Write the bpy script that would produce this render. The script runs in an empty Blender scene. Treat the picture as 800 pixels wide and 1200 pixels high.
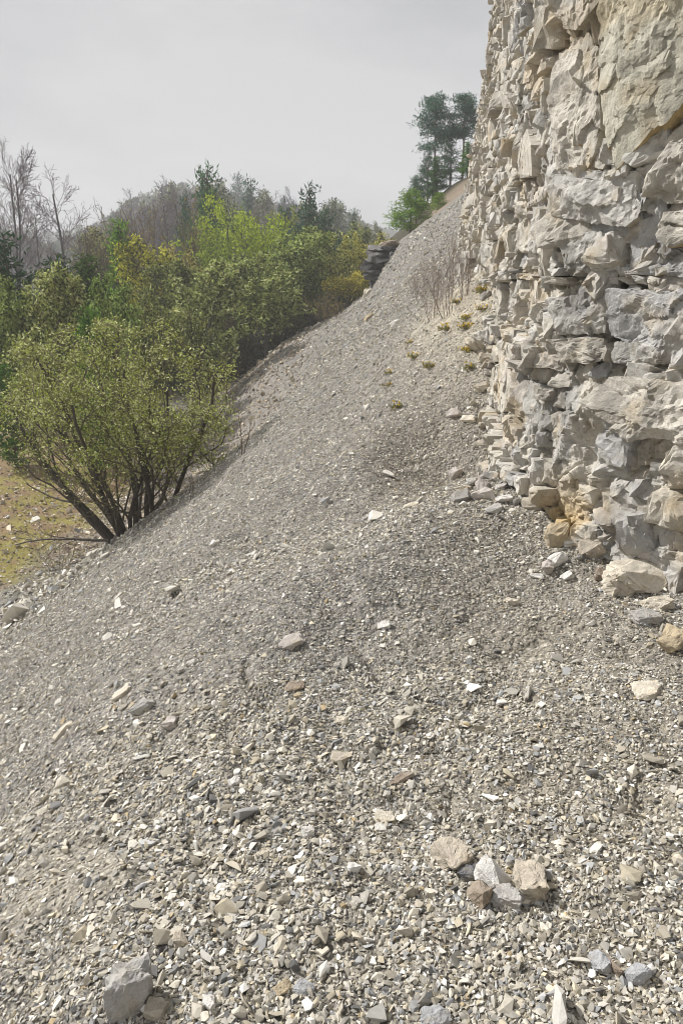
import bpy, bmesh, math, random
import numpy as np
from mathutils import Vector
R = math.radians
scene = bpy.context.scene
COL = scene.collection

# ------------------------------------------------------------------ camera
PITCH = R(17.5); F = 857.0; EYE = 1.6
CP, SP = math.cos(PITCH), math.sin(PITCH)
cd = bpy.data.cameras.new('camera'); cam = bpy.data.objects.new('camera', cd); COL.objects.link(cam)
cam.location = (0, 0, EYE); cam.rotation_euler = (R(90) - PITCH, 0, 0)
cd.sensor_fit = 'VERTICAL'; cd.sensor_height = 36; cd.lens = 36 * F / 1200
cd.clip_start = 0.05; cd.clip_end = 5000
scene.camera = cam

def ray(u, v):
    dx = (np.asarray(u, float) - 400) / F; dy = -(np.asarray(v, float) - 600) / F
    return dx, CP + dy * SP, -SP + dy * CP
def project(x, y, z):
    z = z - EYE
    d = y * CP - z * SP
    d = np.where(d < 0.05, 0.05, d)
    return 400 + F * x / d, 600 - F * (y * SP + z * CP) / d
def at(u, v, Y):
    dx, dy, dz = ray(u, v); t = Y / dy
    return float(dx * t), float(Y), float(EYE + dz * t)

# ------------------------------------------------------------------ noise
def _h(ix, iy, seed):
    n = (ix.astype(np.int64) * 374761393 + iy.astype(np.int64) * 668265263 + seed * 1442695041) & 0xffffffff
    n = ((n ^ (n >> 13)) * 1274126177) & 0xffffffff
    n = ((n ^ (n >> 16)) * 2246822519) & 0xffffffff
    return ((n ^ (n >> 15)) & 0xffffff) / float(0xffffff)
def vn(x, y, seed=0):
    x = np.asarray(x, float); y = np.asarray(y, float) + 0 * x; x = x + 0 * y
    ix = np.floor(x); iy = np.floor(y); fx = x - ix; fy = y - iy
    fx = fx * fx * fx * (fx * (fx * 6 - 15) + 10); fy = fy * fy * fy * (fy * (fy * 6 - 15) + 10)
    a = _h(ix, iy, seed); b = _h(ix + 1, iy, seed); c = _h(ix, iy + 1, seed); d = _h(ix + 1, iy + 1, seed)
    return ((a * (1 - fx) + b * fx) * (1 - fy) + (c * (1 - fx) + d * fx) * fy) * 2 - 1
def fbm(x, y, seed=0, o=4, g=.5):
    s = 0; a = 1; t = 0
    for i in range(o):
        s = s + a * vn(x * 2 ** i + 13.7 * i, y * 2 ** i - 7.3 * i, seed + i); t += a; a *= g
    return s / t
def ss(a, b, x):
    t = np.clip((x - a) / (b - a), 0, 1); return t * t * (3 - 2 * t)

# ------------------------------------------------------------------ mesh helpers
def mesh(name, V, faces, col=None, mat=None, smooth=False, attrs=None):
    """faces: (n,3) or (n,4) int array, or a list of such arrays"""
    fl = faces if isinstance(faces, list) else [faces]
    fl = [np.asarray(f, np.int32) for f in fl if len(f)]
    me = bpy.data.meshes.new(name)
    V = np.asarray(V, np.float32)
    me.vertices.add(len(V)); me.vertices.foreach_set('co', V.ravel())
    idx = np.concatenate([f.ravel() for f in fl])
    sizes = np.concatenate([np.full(len(f), f.shape[1], np.int32) for f in fl])
    starts = np.concatenate([[0], np.cumsum(sizes)[:-1]]).astype(np.int32)
    me.loops.add(len(idx)); me.loops.foreach_set('vertex_index', idx)
    me.polygons.add(len(sizes)); me.polygons.foreach_set('loop_start', starts)
    if col is not None:
        a = me.color_attributes.new('Col', 'FLOAT_COLOR', 'POINT')
        c = np.ones((len(V), 4), np.float32); c[:, :3] = col
        a.data.foreach_set('color', c.ravel())
    for k, val in (attrs or {}).items():
        a = me.attributes.new(k, 'FLOAT', 'POINT'); a.data.foreach_set('value', np.asarray(val, np.float32))
    me.update(calc_edges=True); me.validate()
    if smooth: me.shade_smooth()
    else: me.shade_flat()
    if mat: me.materials.append(mat)
    return me
def link(name, me, parent=None, loc=None, rot=None):
    o = bpy.data.objects.new(name, me); COL.objects.link(o)
    if parent: o.parent = parent
    if loc is not None: o.location = loc
    if rot is not None: o.rotation_euler = rot
    return o
def tag(o, label, cat=None, group=None, kind=None):
    o['label'] = label
    if cat: o['category'] = cat
    if group: o['group'] = group
    if kind: o['kind'] = kind
    return o
def empty(name, loc, rz=0, sc=1):
    o = bpy.data.objects.new(name, None); COL.objects.link(o)
    o.location = loc; o.rotation_euler = (0, 0, rz)
    o.scale = (sc, sc, sc) if np.isscalar(sc) else sc
    o.empty_display_size = .1
    return o

# ------------------------------------------------------------------ materials
def mat_new(name):
    m = bpy.data.materials.new(name); m.use_nodes = True
    nt = m.node_tree; nt.nodes.clear()
    out = nt.nodes.new('ShaderNodeOutputMaterial')
    return m, nt, out
def N(nt, t, **kw):
    n = nt.nodes.new(t)
    for k, v in kw.items():
        if k.startswith('i_'): n.inputs[k[2:].replace('_', ' ')].default_value = v
        else: setattr(n, k, v)
    return n
def mixc(nt, a, b, fac, mode='MIX'):
    n = nt.nodes.new('ShaderNodeMix'); n.data_type = 'RGBA'; n.blend_type = mode
    for s, v in ((0, fac), (6, a), (7, b)):
        if hasattr(v, 'is_output'): nt.links.new(v, n.inputs[s])
        elif v is not None: n.inputs[s].default_value = v if s == 0 else (*v, 1)
    return n.outputs[2]
def ramp(nt, src, stops):
    n = nt.nodes.new('ShaderNodeValToRGB'); e = n.color_ramp.elements
    while len(e) < len(stops): e.new(.5)
    for i, (p, c) in enumerate(stops):
        e[i].position = p; e[i].color = (c, c, c, 1) if np.isscalar(c) else (*c, 1)
    nt.links.new(src, n.inputs[0]); return n.outputs[0]

def rock_material(name, scale, contrast=.3, bump=.6, dist=.01, spots=True):
    m, nt, out = mat_new(name); L = nt.links.new
    tc = N(nt, 'ShaderNodeTexCoord')
    at_ = N(nt, 'ShaderNodeAttribute', attribute_name='Col')
    n1 = N(nt, 'ShaderNodeTexNoise', i_Scale=scale, i_Detail=8, i_Roughness=.65); L(tc.outputs['Object'], n1.inputs['Vector'])
    n2 = N(nt, 'ShaderNodeTexNoise', i_Scale=scale * 7, i_Detail=5, i_Roughness=.7); L(tc.outputs['Object'], n2.inputs['Vector'])
    c1 = ramp(nt, n1.outputs['Fac'], [(.25, 1 - contrast), (.75, 1 + contrast * .5)])
    c2 = ramp(nt, n2.outputs['Fac'], [(.3, 1 - contrast * .7), (.7, 1 + contrast * .35)])
    c = mixc(nt, at_.outputs['Color'], c1, 1, 'MULTIPLY'); c = mixc(nt, c, c2, 1, 'MULTIPLY')
    if spots:
        n3 = N(nt, 'ShaderNodeTexNoise', i_Scale=scale * .45, i_Detail=3); L(tc.outputs['Object'], n3.inputs['Vector'])
        f = ramp(nt, n3.outputs['Fac'], [(.56, 0), (.75, .5)])
        c = mixc(nt, c, (.40, .30, .16), f)
    b = N(nt, 'ShaderNodeBsdfPrincipled', i_Roughness=.92); b.inputs['Specular IOR Level'].default_value = .15
    L(c, b.inputs['Base Color'])
    bp = N(nt, 'ShaderNodeBump', i_Strength=bump, i_Distance=dist); 
    h = N(nt, 'ShaderNodeMath', operation='ADD'); L(n1.outputs['Fac'], h.inputs[0]); L(n2.outputs['Fac'], h.inputs[1])
    L(h.outputs[0], bp.inputs['Height']); L(bp.outputs[0], b.inputs['Normal'])
    L(b.outputs[0], out.inputs['Surface'])
    return m
M_CLIFF = rock_material('limestone_face', 13, .26, .5, .014)
M_STONE = rock_material('limestone_stone', 22, .32, .9, .008)
M_CHIP = rock_material('limestone_chip', 70, .18, .3, .002, spots=False)
M_DARKROCK = rock_material('dark_outcrop_rock', 1.6, .5, .8, .08, spots=False)

def ground_material():
    m, nt, out = mat_new('scree_ground'); L = nt.links.new
    tc = N(nt, 'ShaderNodeTexCoord')
    at_ = N(nt, 'ShaderNodeAttribute', attribute_name='Col')
    sc = N(nt, 'ShaderNodeAttribute', attribute_name='scree')
    nz = N(nt, 'ShaderNodeTexNoise', i_Scale=6, i_Detail=2)
    L(tc.outputs['Object'], nz.inputs['Vector'])
    w = mixc(nt, tc.outputs['Object'], nz.outputs['Color'], .03, 'ADD')
    heights = []; c = at_.outputs['Color']
    for s, lo, hi in ((95, .62, 1.25), (33, .7, 1.3), (11, .85, 1.15)):
        v = N(nt, 'ShaderNodeTexVoronoi', i_Scale=s); L(w, v.inputs['Vector'])
        sp = N(nt, 'ShaderNodeSeparateColor'); L(v.outputs['Color'], sp.inputs[0])
        g = ramp(nt, sp.outputs[0], [(0, lo), (.55, (lo + hi) / 2), (1, hi)])
        g2 = mixc(nt, (1, 1, 1), g, sc.outputs['Fac'])
        c = mixc(nt, c, g2, 1, 'MULTIPLY'); heights.append((v.outputs['Distance'], s))
    n2 = N(nt, 'ShaderNodeTexNoise', i_Scale=1.3, i_Detail=6, i_Roughness=.7); L(tc.outputs['Object'], n2.inputs['Vector'])
    c = mixc(nt, c, ramp(nt, n2.outputs['Fac'], [(.3, .85), (.7, 1.12)]), 1, 'MULTIPLY')
    b = N(nt, 'ShaderNodeBsdfPrincipled', i_Roughness=.95); b.inputs['Specular IOR Level'].default_value = .1
    L(c, b.inputs['Base Color'])
    prev = None
    for hgt, s in heights[:2]:
        bp = N(nt, 'ShaderNodeBump', i_Strength=.8, i_Distance=.6 / s); bp.invert = True
        L(hgt, bp.inputs['Height'])
        if prev: L(prev, bp.inputs['Normal'])
        prev = bp.outputs[0]
    L(prev, b.inputs['Normal']); L(b.outputs[0], out.inputs['Surface'])
    return m
M_GROUND = ground_material()

def leaf_material(name, trans=.35):
    m, nt, out = mat_new(name); L = nt.links.new
    at_ = N(nt, 'ShaderNodeAttribute', attribute_name='Col')
    oi = N(nt, 'ShaderNodeObjectInfo')
    c = mixc(nt, at_.outputs['Color'], oi.outputs['Color'], 1, 'MULTIPLY')
    d = N(nt, 'ShaderNodeBsdfDiffuse'); t = N(nt, 'ShaderNodeBsdfTranslucent')
    L(c, d.inputs[0]); L(c, t.inputs[0])
    mx = N(nt, 'ShaderNodeMixShader'); mx.inputs[0].default_value = trans
    L(d.outputs[0], mx.inputs[1]); L(t.outputs[0], mx.inputs[2]); L(mx.outputs[0], out.inputs['Surface'])
    return m
M_LEAF = leaf_material('leaf', .24)
def bark_material():
    m, nt, out = mat_new('bark'); L = nt.links.new
    at_ = N(nt, 'ShaderNodeAttribute', attribute_name='Col'); oi = N(nt, 'ShaderNodeObjectInfo')
    tc = N(nt, 'ShaderNodeTexCoord'); mp = N(nt, 'ShaderNodeMapping'); mp.inputs['Scale'].default_value = (18, 18, 4)
    L(tc.outputs['Object'], mp.inputs[0])
    n = N(nt, 'ShaderNodeTexNoise', i_Scale=1, i_Detail=5); L(mp.outputs[0], n.inputs['Vector'])
    c = mixc(nt, at_.outputs['Color'], ramp(nt, n.outputs['Fac'], [(.3, .6), (.7, 1.3)]), 1, 'MULTIPLY')
    c = mixc(nt, c, oi.outputs['Color'], 1, 'MULTIPLY')
    b = N(nt, 'ShaderNodeBsdfPrincipled', i_Roughness=.9); L(c, b.inputs['Base Color'])
    bp = N(nt, 'ShaderNodeBump', i_Strength=.5, i_Distance=.02); L(n.outputs['Fac'], bp.inputs['Height']); L(bp.outputs[0], b.inputs['Normal'])
    L(b.outputs[0], out.inputs['Surface'])
    return m
M_BARK = bark_material()

# ------------------------------------------------------------------ terrain
WALL = np.array([(7.5, .2), (5, .9), (3.5, 1.6), (2.4, 2.4), (1.66, 3.15), (1.41, 3.5), (1.17, 3.95), (1.11, 4.5), (1.24, 5.2), (1.59, 7.5), (2.09, 11), (2.6, 15), (3.2, 20), (3.75, 23), (6, 25.5), (10, 27)], float)
def catmull(P, n=40):
    Q = np.vstack([2 * P[0] - P[1], P, 2 * P[-1] - P[-2]]); out = []
    for i in range(1, len(Q) - 2):
        p0, p1, p2, p3 = Q[i - 1:i + 3]; t = np.linspace(0, 1, n, endpoint=False)[:, None]
        out.append(.5 * ((2 * p1) + (-p0 + p2) * t + (2 * p0 - 5 * p1 + 4 * p2 - p3) * t ** 2 + (-p0 + 3 * p1 - 3 * p2 + p3) * t ** 3))
    out.append(P[-1:]); return np.vstack(out)
WC = catmull(WALL)
_o = np.argsort(WC[:, 1]); WY, WX = WC[_o, 1], WC[_o, 0]
def wall_x(y): return np.where(y < 24.0, np.interp(y, WY, WX), 30.0)

FLOOR = -5.0
def smax(a, b, k):
    h = np.clip(.5 + .5 * (a - b) / k, 0, 1); return b * (1 - h) + a * h + k * h * (1 - h)
def base_h(x, y):
    p = .73 * (9 - smax(9 - x, np.zeros_like(x), 2.0))
    near = np.where(x > 0, .13 * x, 0) - smax(-.74 * (x + .75), np.zeros_like(x), .5) * 1.0
    near = np.where(x > 0, near, near)
    w = 1 - ss(3.2, 10.0, y + .25 * np.minimum(x, 0))
    z = near * w + p * (1 - w)
    # trough between hump and far cone, along the wall
    z = z - .44 * np.exp(-((y - 6.2) / 1.0) ** 2) * ss(.0, 1.0, x)
    z = z + .26 * np.exp(-((y - 4.3 - .5 * np.minimum(x - .9, 0)) / .8) ** 2) * ss(-.9, .7, x)
    # dirt cone at the wall
    z = z + .28 * np.exp(-((y - 10.5) / 2.0) ** 2 - ((x - 1.9) / .8) ** 2)
    # extra rise far along the slope
    ex = np.interp(x, [-8, -3.6, 0, 1.5, 2.3, 3.4, 7, 9, 30], [.1, .55, -.3, -.25, .55, 1.35, 1.35, 1.6, 1.6])
    z = z + ex * ss(18, 44, y)
    z = z + 1.0 * ss(47, 60, y) * ss(4, 7, x)
    # the lobe's flank folds away behind its crest
    fold = np.interp(x, [-7, -4, -2.5, -1.7, -.6, 2], [14.5, 13.1, 13.2, 14.6, 16.5, 19])
    z = z - 1.7 * ss(fold, fold + 2.6, y) * ss(-.2, -2.2, x) * (1 - ss(24, 42, y))
    # slope ends: falls back to the valley level behind y = 50 on the left
    z = z - (z - FLOOR) * ss(49, 60, y) * (1 - ss(1.5, 7, x))
    z = smax(z, np.full_like(z, FLOOR) + .02 * np.maximum(y - 25, 0), 1.1)
    # far hills
    z = z + (22 + 5 * fbm(x * .02, y * .02, 93, 3)) * np.exp(-((x + 60) / 85) ** 2) * ss(215, 370, y) + 20 * ss(380, 560, y)
    z = z + 4 * fbm(x * .012, y * .012, 91, 3) * ss(150, 300, y)
    return z
def H(x, y):
    x = np.asarray(x, float); y = np.asarray(y, float)
    r = np.hypot(x, y)
    z = base_h(x, y)
    z = z + .07 * fbm(x * .9, y * .9, 5, 4) * ss(.5, 3, r) + .022 * fbm(x * 4.5, y * 4.5, 8, 3)
    z = z + .10 * fbm(x * .35, y * .35, 15, 2) * ss(6, 14, r)
    z = z + .05 * fbm(y * 1.5 + .35 * x, x * .16 + .2 * y, 24, 3) * ss(3.5, 6, r) * (1 - ss(38, 44, y))
    # little runnels and erosion steps in the near ground
    rid = 1 - np.abs(fbm(x * 2.2 + .8 * y, y * 1.5, 33, 3)) * 3
    z = z - .035 * np.clip(rid, 0, 1) ** 2 * np.exp(-((r - 2.2) / 1.3) ** 2) * ss(-.9, -.2, x + .3)
    return z
def Hn(x, y, e=.06):
    gx = (H(x + e, y) - H(x - e, y)) / (2 * e); gy = (H(x, y + e) - H(x, y - e)) / (2 * e)
    n = np.stack([-gx, -gy, np.ones_like(gx)], -1); return n / np.linalg.norm(n, axis=-1, keepdims=True)
def hit(u, v):
    """where the line of sight of a photo point meets the ground"""
    dx, dy, dz = ray(u, v)
    for t in np.geomspace(.8, 200, 6000):
        if EYE + dz * t <= H(np.array([dx * t]), np.array([dy * t]))[0]: break
    return float(dx * t), float(dy * t), float(t)
_T = np.geomspace(.8, 120, 2500)
def hit(u, v):
    dx, dy, dz = ray(u, v)
    g = EYE + dz * _T - H(dx * _T, dy * _T)
    i = int(np.argmax(g <= 0)) if (g <= 0).any() else len(_T) - 1
    t = _T[i]
    return float(dx * t), float(dy * t), float(t)

def zone(x, y, z):
    """(colour, scree factor)"""
    r = np.hypot(x, y)
    n = fbm(x * .5, y * .5, 71, 4); n2 = fbm(x * 2.1, y * 2.1, 72, 3)
    c = np.zeros(x.shape + (3,))
    grey = np.array([.225, .213, .193]); tan = np.array([.24, .215, .172]); dust = np.array([.42, .38, .30])
    c[:] = grey
    f = ss(0, .9, x + .35 * n) * ss(11, 5, y) * .6 + .35 * ss(3.4, 1.5, r)
    c += (tan - c) * np.clip(f, 0, 1)[..., None]
    # dirt cone by the wall
    f = np.exp(-((y - 10.3) / 2.6) ** 2 - ((x - 1.75) / .8) ** 2) * 1.3 + .35 * ss(.1, .5, n2) * ss(5, 1.5, r)
    c += (dust - c) * np.clip(f, 0, 1)[..., None]
    # upper bank, brown
    f = ss(40, 48, y) * ss(3, 5.5, x)
    c += (np.array([.22, .175, .13]) - c) * np.clip(f, 0, 1)[..., None]
    sc = np.ones_like(x) * (1 - f)
    # toe: redder rubble
    f = ss(15.5, 18, y) * ss(-1.2, -4, x + .9 * n) * .6
    c += (np.array([.29, .26, .225]) - c) * f[..., None]
    # valley floor
    lev = ss(34, 30, y) * ss(13, 16.5, y + n) * ss(.45 + .25 * n, .08, z - FLOOR - .02 * np.maximum(y - 25, 0)) * (1 - ss(-7.6, -6.4, x + .8 * n))
    g = ss(-.35, .25, n2 + .4 * n)[..., None]
    moss = np.array([.27, .235, .08]) * g + np.array([.24, .17, .10]) * (1 - g)
    c += (moss - c) * lev[..., None]; sc = sc * (1 - .75 * lev)
    # forest floor
    f = ss(41 + .9 * np.minimum(x + 7, 0), 45 + .9 * np.minimum(x + 7, 0), np.minimum(y, 60) + 2 * n) * np.maximum(ss(-4.6, -5.6, x), ss(52, 56, y))
    c += (np.array([.055, .048, .028]) - c) * f[..., None]; sc = sc * (1 - f)
    return c, sc

th = np.concatenate([np.radians(np.linspace(-180, -42, 60, endpoint=False)), np.radians(np.linspace(-42, 42, 560, endpoint=False)), np.radians(np.linspace(42, 180, 60, endpoint=False))])
rr = np.concatenate([[.02, .2, .4, .6], np.geomspace(.75, 75, 900, endpoint=False), np.geomspace(75, 2500, 90)])
TH, RR = np.meshgrid(th, rr)
X, Y = RR * np.sin(TH), RR * np.cos(TH); Z = H(X, Y)
c, sc_ = zone(X, Y, Z)
nr, nth = X.shape
i = np.arange(nr - 1)[:, None] * nth; j = np.arange(nth)[None]; j2 = (j + 1) % nth
Fq = np.stack([i + j, i + nth + j, i + nth + j2, i + j2], -1).reshape(-1, 4)[:, ::-1]
me = mesh('ground', np.stack([X, Y, Z], -1).reshape(-1, 3), Fq, c.reshape(-1, 3), M_GROUND, True, {'scree': sc_.ravel()})
tag(link('ground', me), 'grey scree slope falling left to a mossy valley floor', kind='structure')

# ------------------------------------------------------------------ stones
def hull(pts):
    bm = bmesh.new()
    for p in pts: bm.verts.new(p)
    r = bmesh.ops.convex_hull(bm, input=bm.verts)
    dead = [e for e in set(r['geom_interior']) | set(r['geom_unused']) if isinstance(e, bmesh.types.BMVert) and e.is_valid]
    if dead: bmesh.ops.delete(bm, geom=dead, context='VERTS')
    bmesh.ops.recalc_face_normals(bm, faces=bm.faces)
    return bm
def bm_arrays(bm):
    bm.verts.index_update(); bmesh.ops.triangulate(bm, faces=bm.faces[:])
    V = np.array([v.co[:] for v in bm.verts]); T = np.array([[v.index for v in f.verts] for f in bm.faces])
    bm.free(); return V, T
rng = np.random.default_rng(7)
def rand_hull(rng, n, flat):
    p = rng.normal(size=(n, 3)); p /= np.linalg.norm(p, axis=1, keepdims=True)
    p *= rng.uniform(.75, 1.0, (n, 1)); p[:, 2] = np.clip(p[:, 2], -.55, .55) * 1.5
    p[:, 1] *= rng.uniform(.42, .9); p[:, 2] *= flat
    return hull(p)
T_NEAR = [bm_arrays(rand_hull(rng, 11, rng.uniform(.15, .46))) for _ in range(30)]
T_FAR = [bm_arrays(rand_hull(rng, 6, rng.uniform(.25, .5))) for _ in range(16)]

PAL = np.array([[.56, .52, .44], [.46, .435, .385], [.375, .375, .37], [.42, .38, .31], [.76, .735, .68], [.20, .195, .19], [.48, .43, .33], [.44, .35, .22]])
def scatter_chips():
    rng = np.random.default_rng(11)
    bands = [(.85, 1.8, 36000), (1.8, 2.8, 50000), (2.8, 4.5, 66000), (4.5, 8, 76000), (8, 14, 76000), (14, 26, 76000), (26, 50, 36000)]
    VV, FF, CC = [], [], []; off = 0
    for r0, r1, n in bands:
        r = np.sqrt(rng.uniform(r0 ** 2, r1 ** 2, n)) if r1 < 5 else np.exp(rng.uniform(np.log(r0), np.log(r1), n))
        a = np.radians(rng.uniform(-44, 44, n)) if r1 < 5 else np.radians(rng.uniform(-38, 34, n))
        x, y = r * np.sin(a), r * np.cos(a)
        nz = fbm(x * 1.1, y * 1.1, 51, 3)
        z0 = base_h(x, y)
        keep = (x < wall_x(y) + .12)
        valley = ss(.5, .1, z0 - FLOOR) * (1 - ss(-7.6, -6.4, x))
        keep &= rng.random(n) > valley * .72
        keep &= ~((y > 40) & (x > 3.2)) & (y < 48) & ~((y > 41 + .9 * (x + 7)) & (x < -7.5))
        # finer, dustier patches
        dusty = np.clip(ss(.12, .5, fbm(x * 2.1, y * 2.1, 72, 3)) * ss(5, 1.5, r) * .85 + np.exp(-((y - 10.3) / 2.4) ** 2 - ((x - 1.75) / .7) ** 2) * .6, 0, .72)
        keep &= rng.random(n) > dusty
        x, y, r, nz = x[keep], y[keep], r[keep], nz[keep]; n = len(x)
        size = .0074 * np.exp(rng.normal(0, .42, n)) * (1 + .12 * nz)
        big = rng.random(n); size = np.where(big > .991, size * rng.uniform(2, 3.0, n), size)
        size = size * np.exp(.42 * fbm(x * .28 + y * .1, y * 1.3, 57, 3) * ss(2, 4, r) + .3 * fbm(x * .9, y * .9, 58, 2) * (r < 6))
        pale = (rng.random(n) < .022) & (r > 3.5); size = np.where(pale, size * rng.uniform(1.6, 2.8, n), size)
        down = ss(-1.0, -7, x) * ss(6, 14, y)
        size = size * (1 + 3.0 * down * (rng.random(n) ** 2) + 1.2 * down)
        size = np.maximum(size, r / F * rng.uniform(.7, 1.75, n) * np.exp(np.abs(rng.normal(0, .25, n))))
        size = size * (1 + 1.3 * ss(13.5, 15.5, y - .9 * (x + 2.5)) * ss(-.6, -2.2, x) * rng.random(n) ** 2)
        z = H(x, y); nrm = Hn(x, y, .02 + .0 * r.mean())
        tilt = rng.normal(0, .42, (n, 3)); up = nrm + tilt; up /= np.linalg.norm(up, axis=1, keepdims=True)
        v = rng.normal(size=(n, 3)); v -= (v * up).sum(1, keepdims=True) * up; v /= np.linalg.norm(v, axis=1, keepdims=True)
        w = np.cross(up, v); Rm = np.stack([v, w, up], -1)
        pal = rng.choice(len(PAL), n, p=[.25, .22, .10, .15, .09, .05, .125, .015])
        col = PAL[pal] * np.exp(rng.normal(0, .22, (n, 1)))
        col = np.where(pale[:, None], np.array([.72, .69, .62]) * np.exp(rng.normal(0, .1, (n, 1))), col)
        col = col * (1 + .16 * fbm(x * .22 + y * .12, y * 1.1, 59, 3) * ss(2.5, 5, r))[:, None]
        rubble = ss(13.5, 15.5, y - .9 * (x + 2.5)) * ss(-.6, -2.2, x) * ss(15.5, 18, y)
        col = np.where((rubble * .75 > rng.random(n))[:, None], col * np.array([1.0, .91, .81]) * .95, col)
        col = col * (1 + .08 * ss(4.2, 8, y))[:, None] * np.array([.99, .99, .985])
        col = col * np.array([.93, .93, .925])
        tm = T_NEAR if r1 < 5 else T_FAR
        ti = rng.integers(0, len(tm), n)
        pos = np.stack([x, y, z], -1) + nrm * (size * rng.uniform(-.05, .4, n))[:, None]
        for k, (tv, tf) in enumerate(tm):
            s = np.nonzero(ti == k)[0]
            if not len(s): continue
            P = np.einsum('nij,vj->nvi', Rm[s] * size[s][:, None, None], tv) + pos[s][:, None]
            VV.append(P.reshape(-1, 3)); nv = len(tv)
            FF.append((tf[None] + (np.arange(len(s)) * nv)[:, None, None] + off).reshape(-1, 3)); off += nv * len(s)
            CC.append(np.repeat(col[s], nv, 0))
    me = mesh('gravel', np.concatenate(VV), np.concatenate(FF), np.concatenate(CC), M_CHIP)
    tag(link('gravel', me), 'loose grey and cream limestone chips covering the scree slope', kind='stuff')
scatter_chips()

TINT = {'white': (.62, .60, .56), 'cream': (.56, .51, .42), 'tan': (.45, .40, .325), 'grey': (.40, .385, .36), 'blue': (.385, .39, .395), 'dark': (.20, .20, .205),
        'ochre': (.42, .35, .24), 'brown': (.33, .27, .21), 'pink': (.46, .42, .385)}
def stone_mesh(name, seed, dims, tint, cuts=3, rough=.11, mat=None, n=24, pts=None):
    rng = np.random.default_rng(seed)
    p = rng.uniform(-1, 1, (n, 3)); m = np.abs(p).max(1, keepdims=True); p = p / m * rng.uniform(.8, 1, (n, 1))
    p *= .5
    bm = hull(p if pts is None else pts)
    bmesh.ops.bevel(bm, geom=bm.edges[:], offset=.02, segments=1, affect='EDGES', clamp_overlap=True)
    bmesh.ops.triangulate(bm, faces=bm.faces[:])
    long_ = [e for e in bm.edges if e.calc_length() > .12]
    bmesh.ops.subdivide_edges(bm, edges=long_, cuts=cuts, use_grid_fill=True)
    bmesh.ops.triangulate(bm, faces=bm.faces[:])
    V, T = bm_arrays(bm)
    d = fbm(V[:, 0] * 4 + V[:, 2] * 2.3 + seed, V[:, 1] * 4 - V[:, 2] * 3.1, seed, 3)
    d += .5 * fbm(V[:, 0] * 11 - V[:, 2] * 6, V[:, 1] * 11 + V[:, 2] * 7, seed + 5, 2)
    V = V * (1 + rough * 2 * d)[:, None]
    V = V * np.array(dims)
    t = np.array(TINT[tint]) * (1.28 if tint not in ('dark', 'brown') else 1.1)
    st = ss(.1, .6, fbm(V[:, 0] / max(dims) * 3 + seed, V[:, 1] / max(dims) * 3 + V[:, 2] / max(dims) * 2, seed + 9, 3))
    col = t * (1 + .12 * d)[:, None]; col = col + (np.array(TINT['tan']) - col) * (st * .5)[:, None]
    return mesh(name, V, T, col, mat or M_STONE)
def stone(u, v, w, h, tint, label, kind='stone', flat=None, deep=.8, yaw=None, roll=0., sink=.25, group=None, Yd=None, lift=0, name=None, pts=None):
    """a stone seen at photo point (u, v), w x h photo pixels large"""
    if kind == 'stone' and v > 690 and not (500 < u < 640 and v > 960): w, h = w * .82, h * .82
    seed = int(u * 7 + v * 13)
    rng = np.random.default_rng(seed)
    if Yd is None:
        x, y, t = hit(u, v + h * .25)
    else:
        x, _, _ = at(u, v + h * .25, Yd); y = Yd; t = Yd
    while Yd is None and u > 600 and v < 830 and x > float(wall_x(y)) - .35 * w * t / F - .02 and t > 1.5:
        x, y, t = x * .985, y * .985, t * .985
    k = t / F
    W, Hh = w * k, h * k
    # the slope is seen at a low angle, so part of the picture height is length along the ground
    dims = (W, max(W * deep, Hh * .8), Hh * (flat if flat else .72))
    z = float(H(np.array([x]), np.array([y]))[0])
    nm = Hn(np.array([x]), np.array([y]), .15)[0]
    o = link(name or ('boulder' if kind == 'boulder' else 'stone'), stone_mesh('stone', seed, dims, tint, cuts=4 if w > 30 else 2, pts=pts))
    q = Vector((0, 0, 1)).rotation_difference(Vector(nm))
    e = q.to_matrix() @ __import__('mathutils').Matrix.Rotation(rng.uniform(-.5, .5) if yaw is None else yaw, 3, 'Z') @ __import__('mathutils').Matrix.Rotation(roll, 3, 'Y')
    o.rotation_euler = e.to_euler()
    o.location = (x + nm[0] * 0, y, z + dims[2] * (.5 - sink) + lift)
    return tag(o, label, kind, group)
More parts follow.
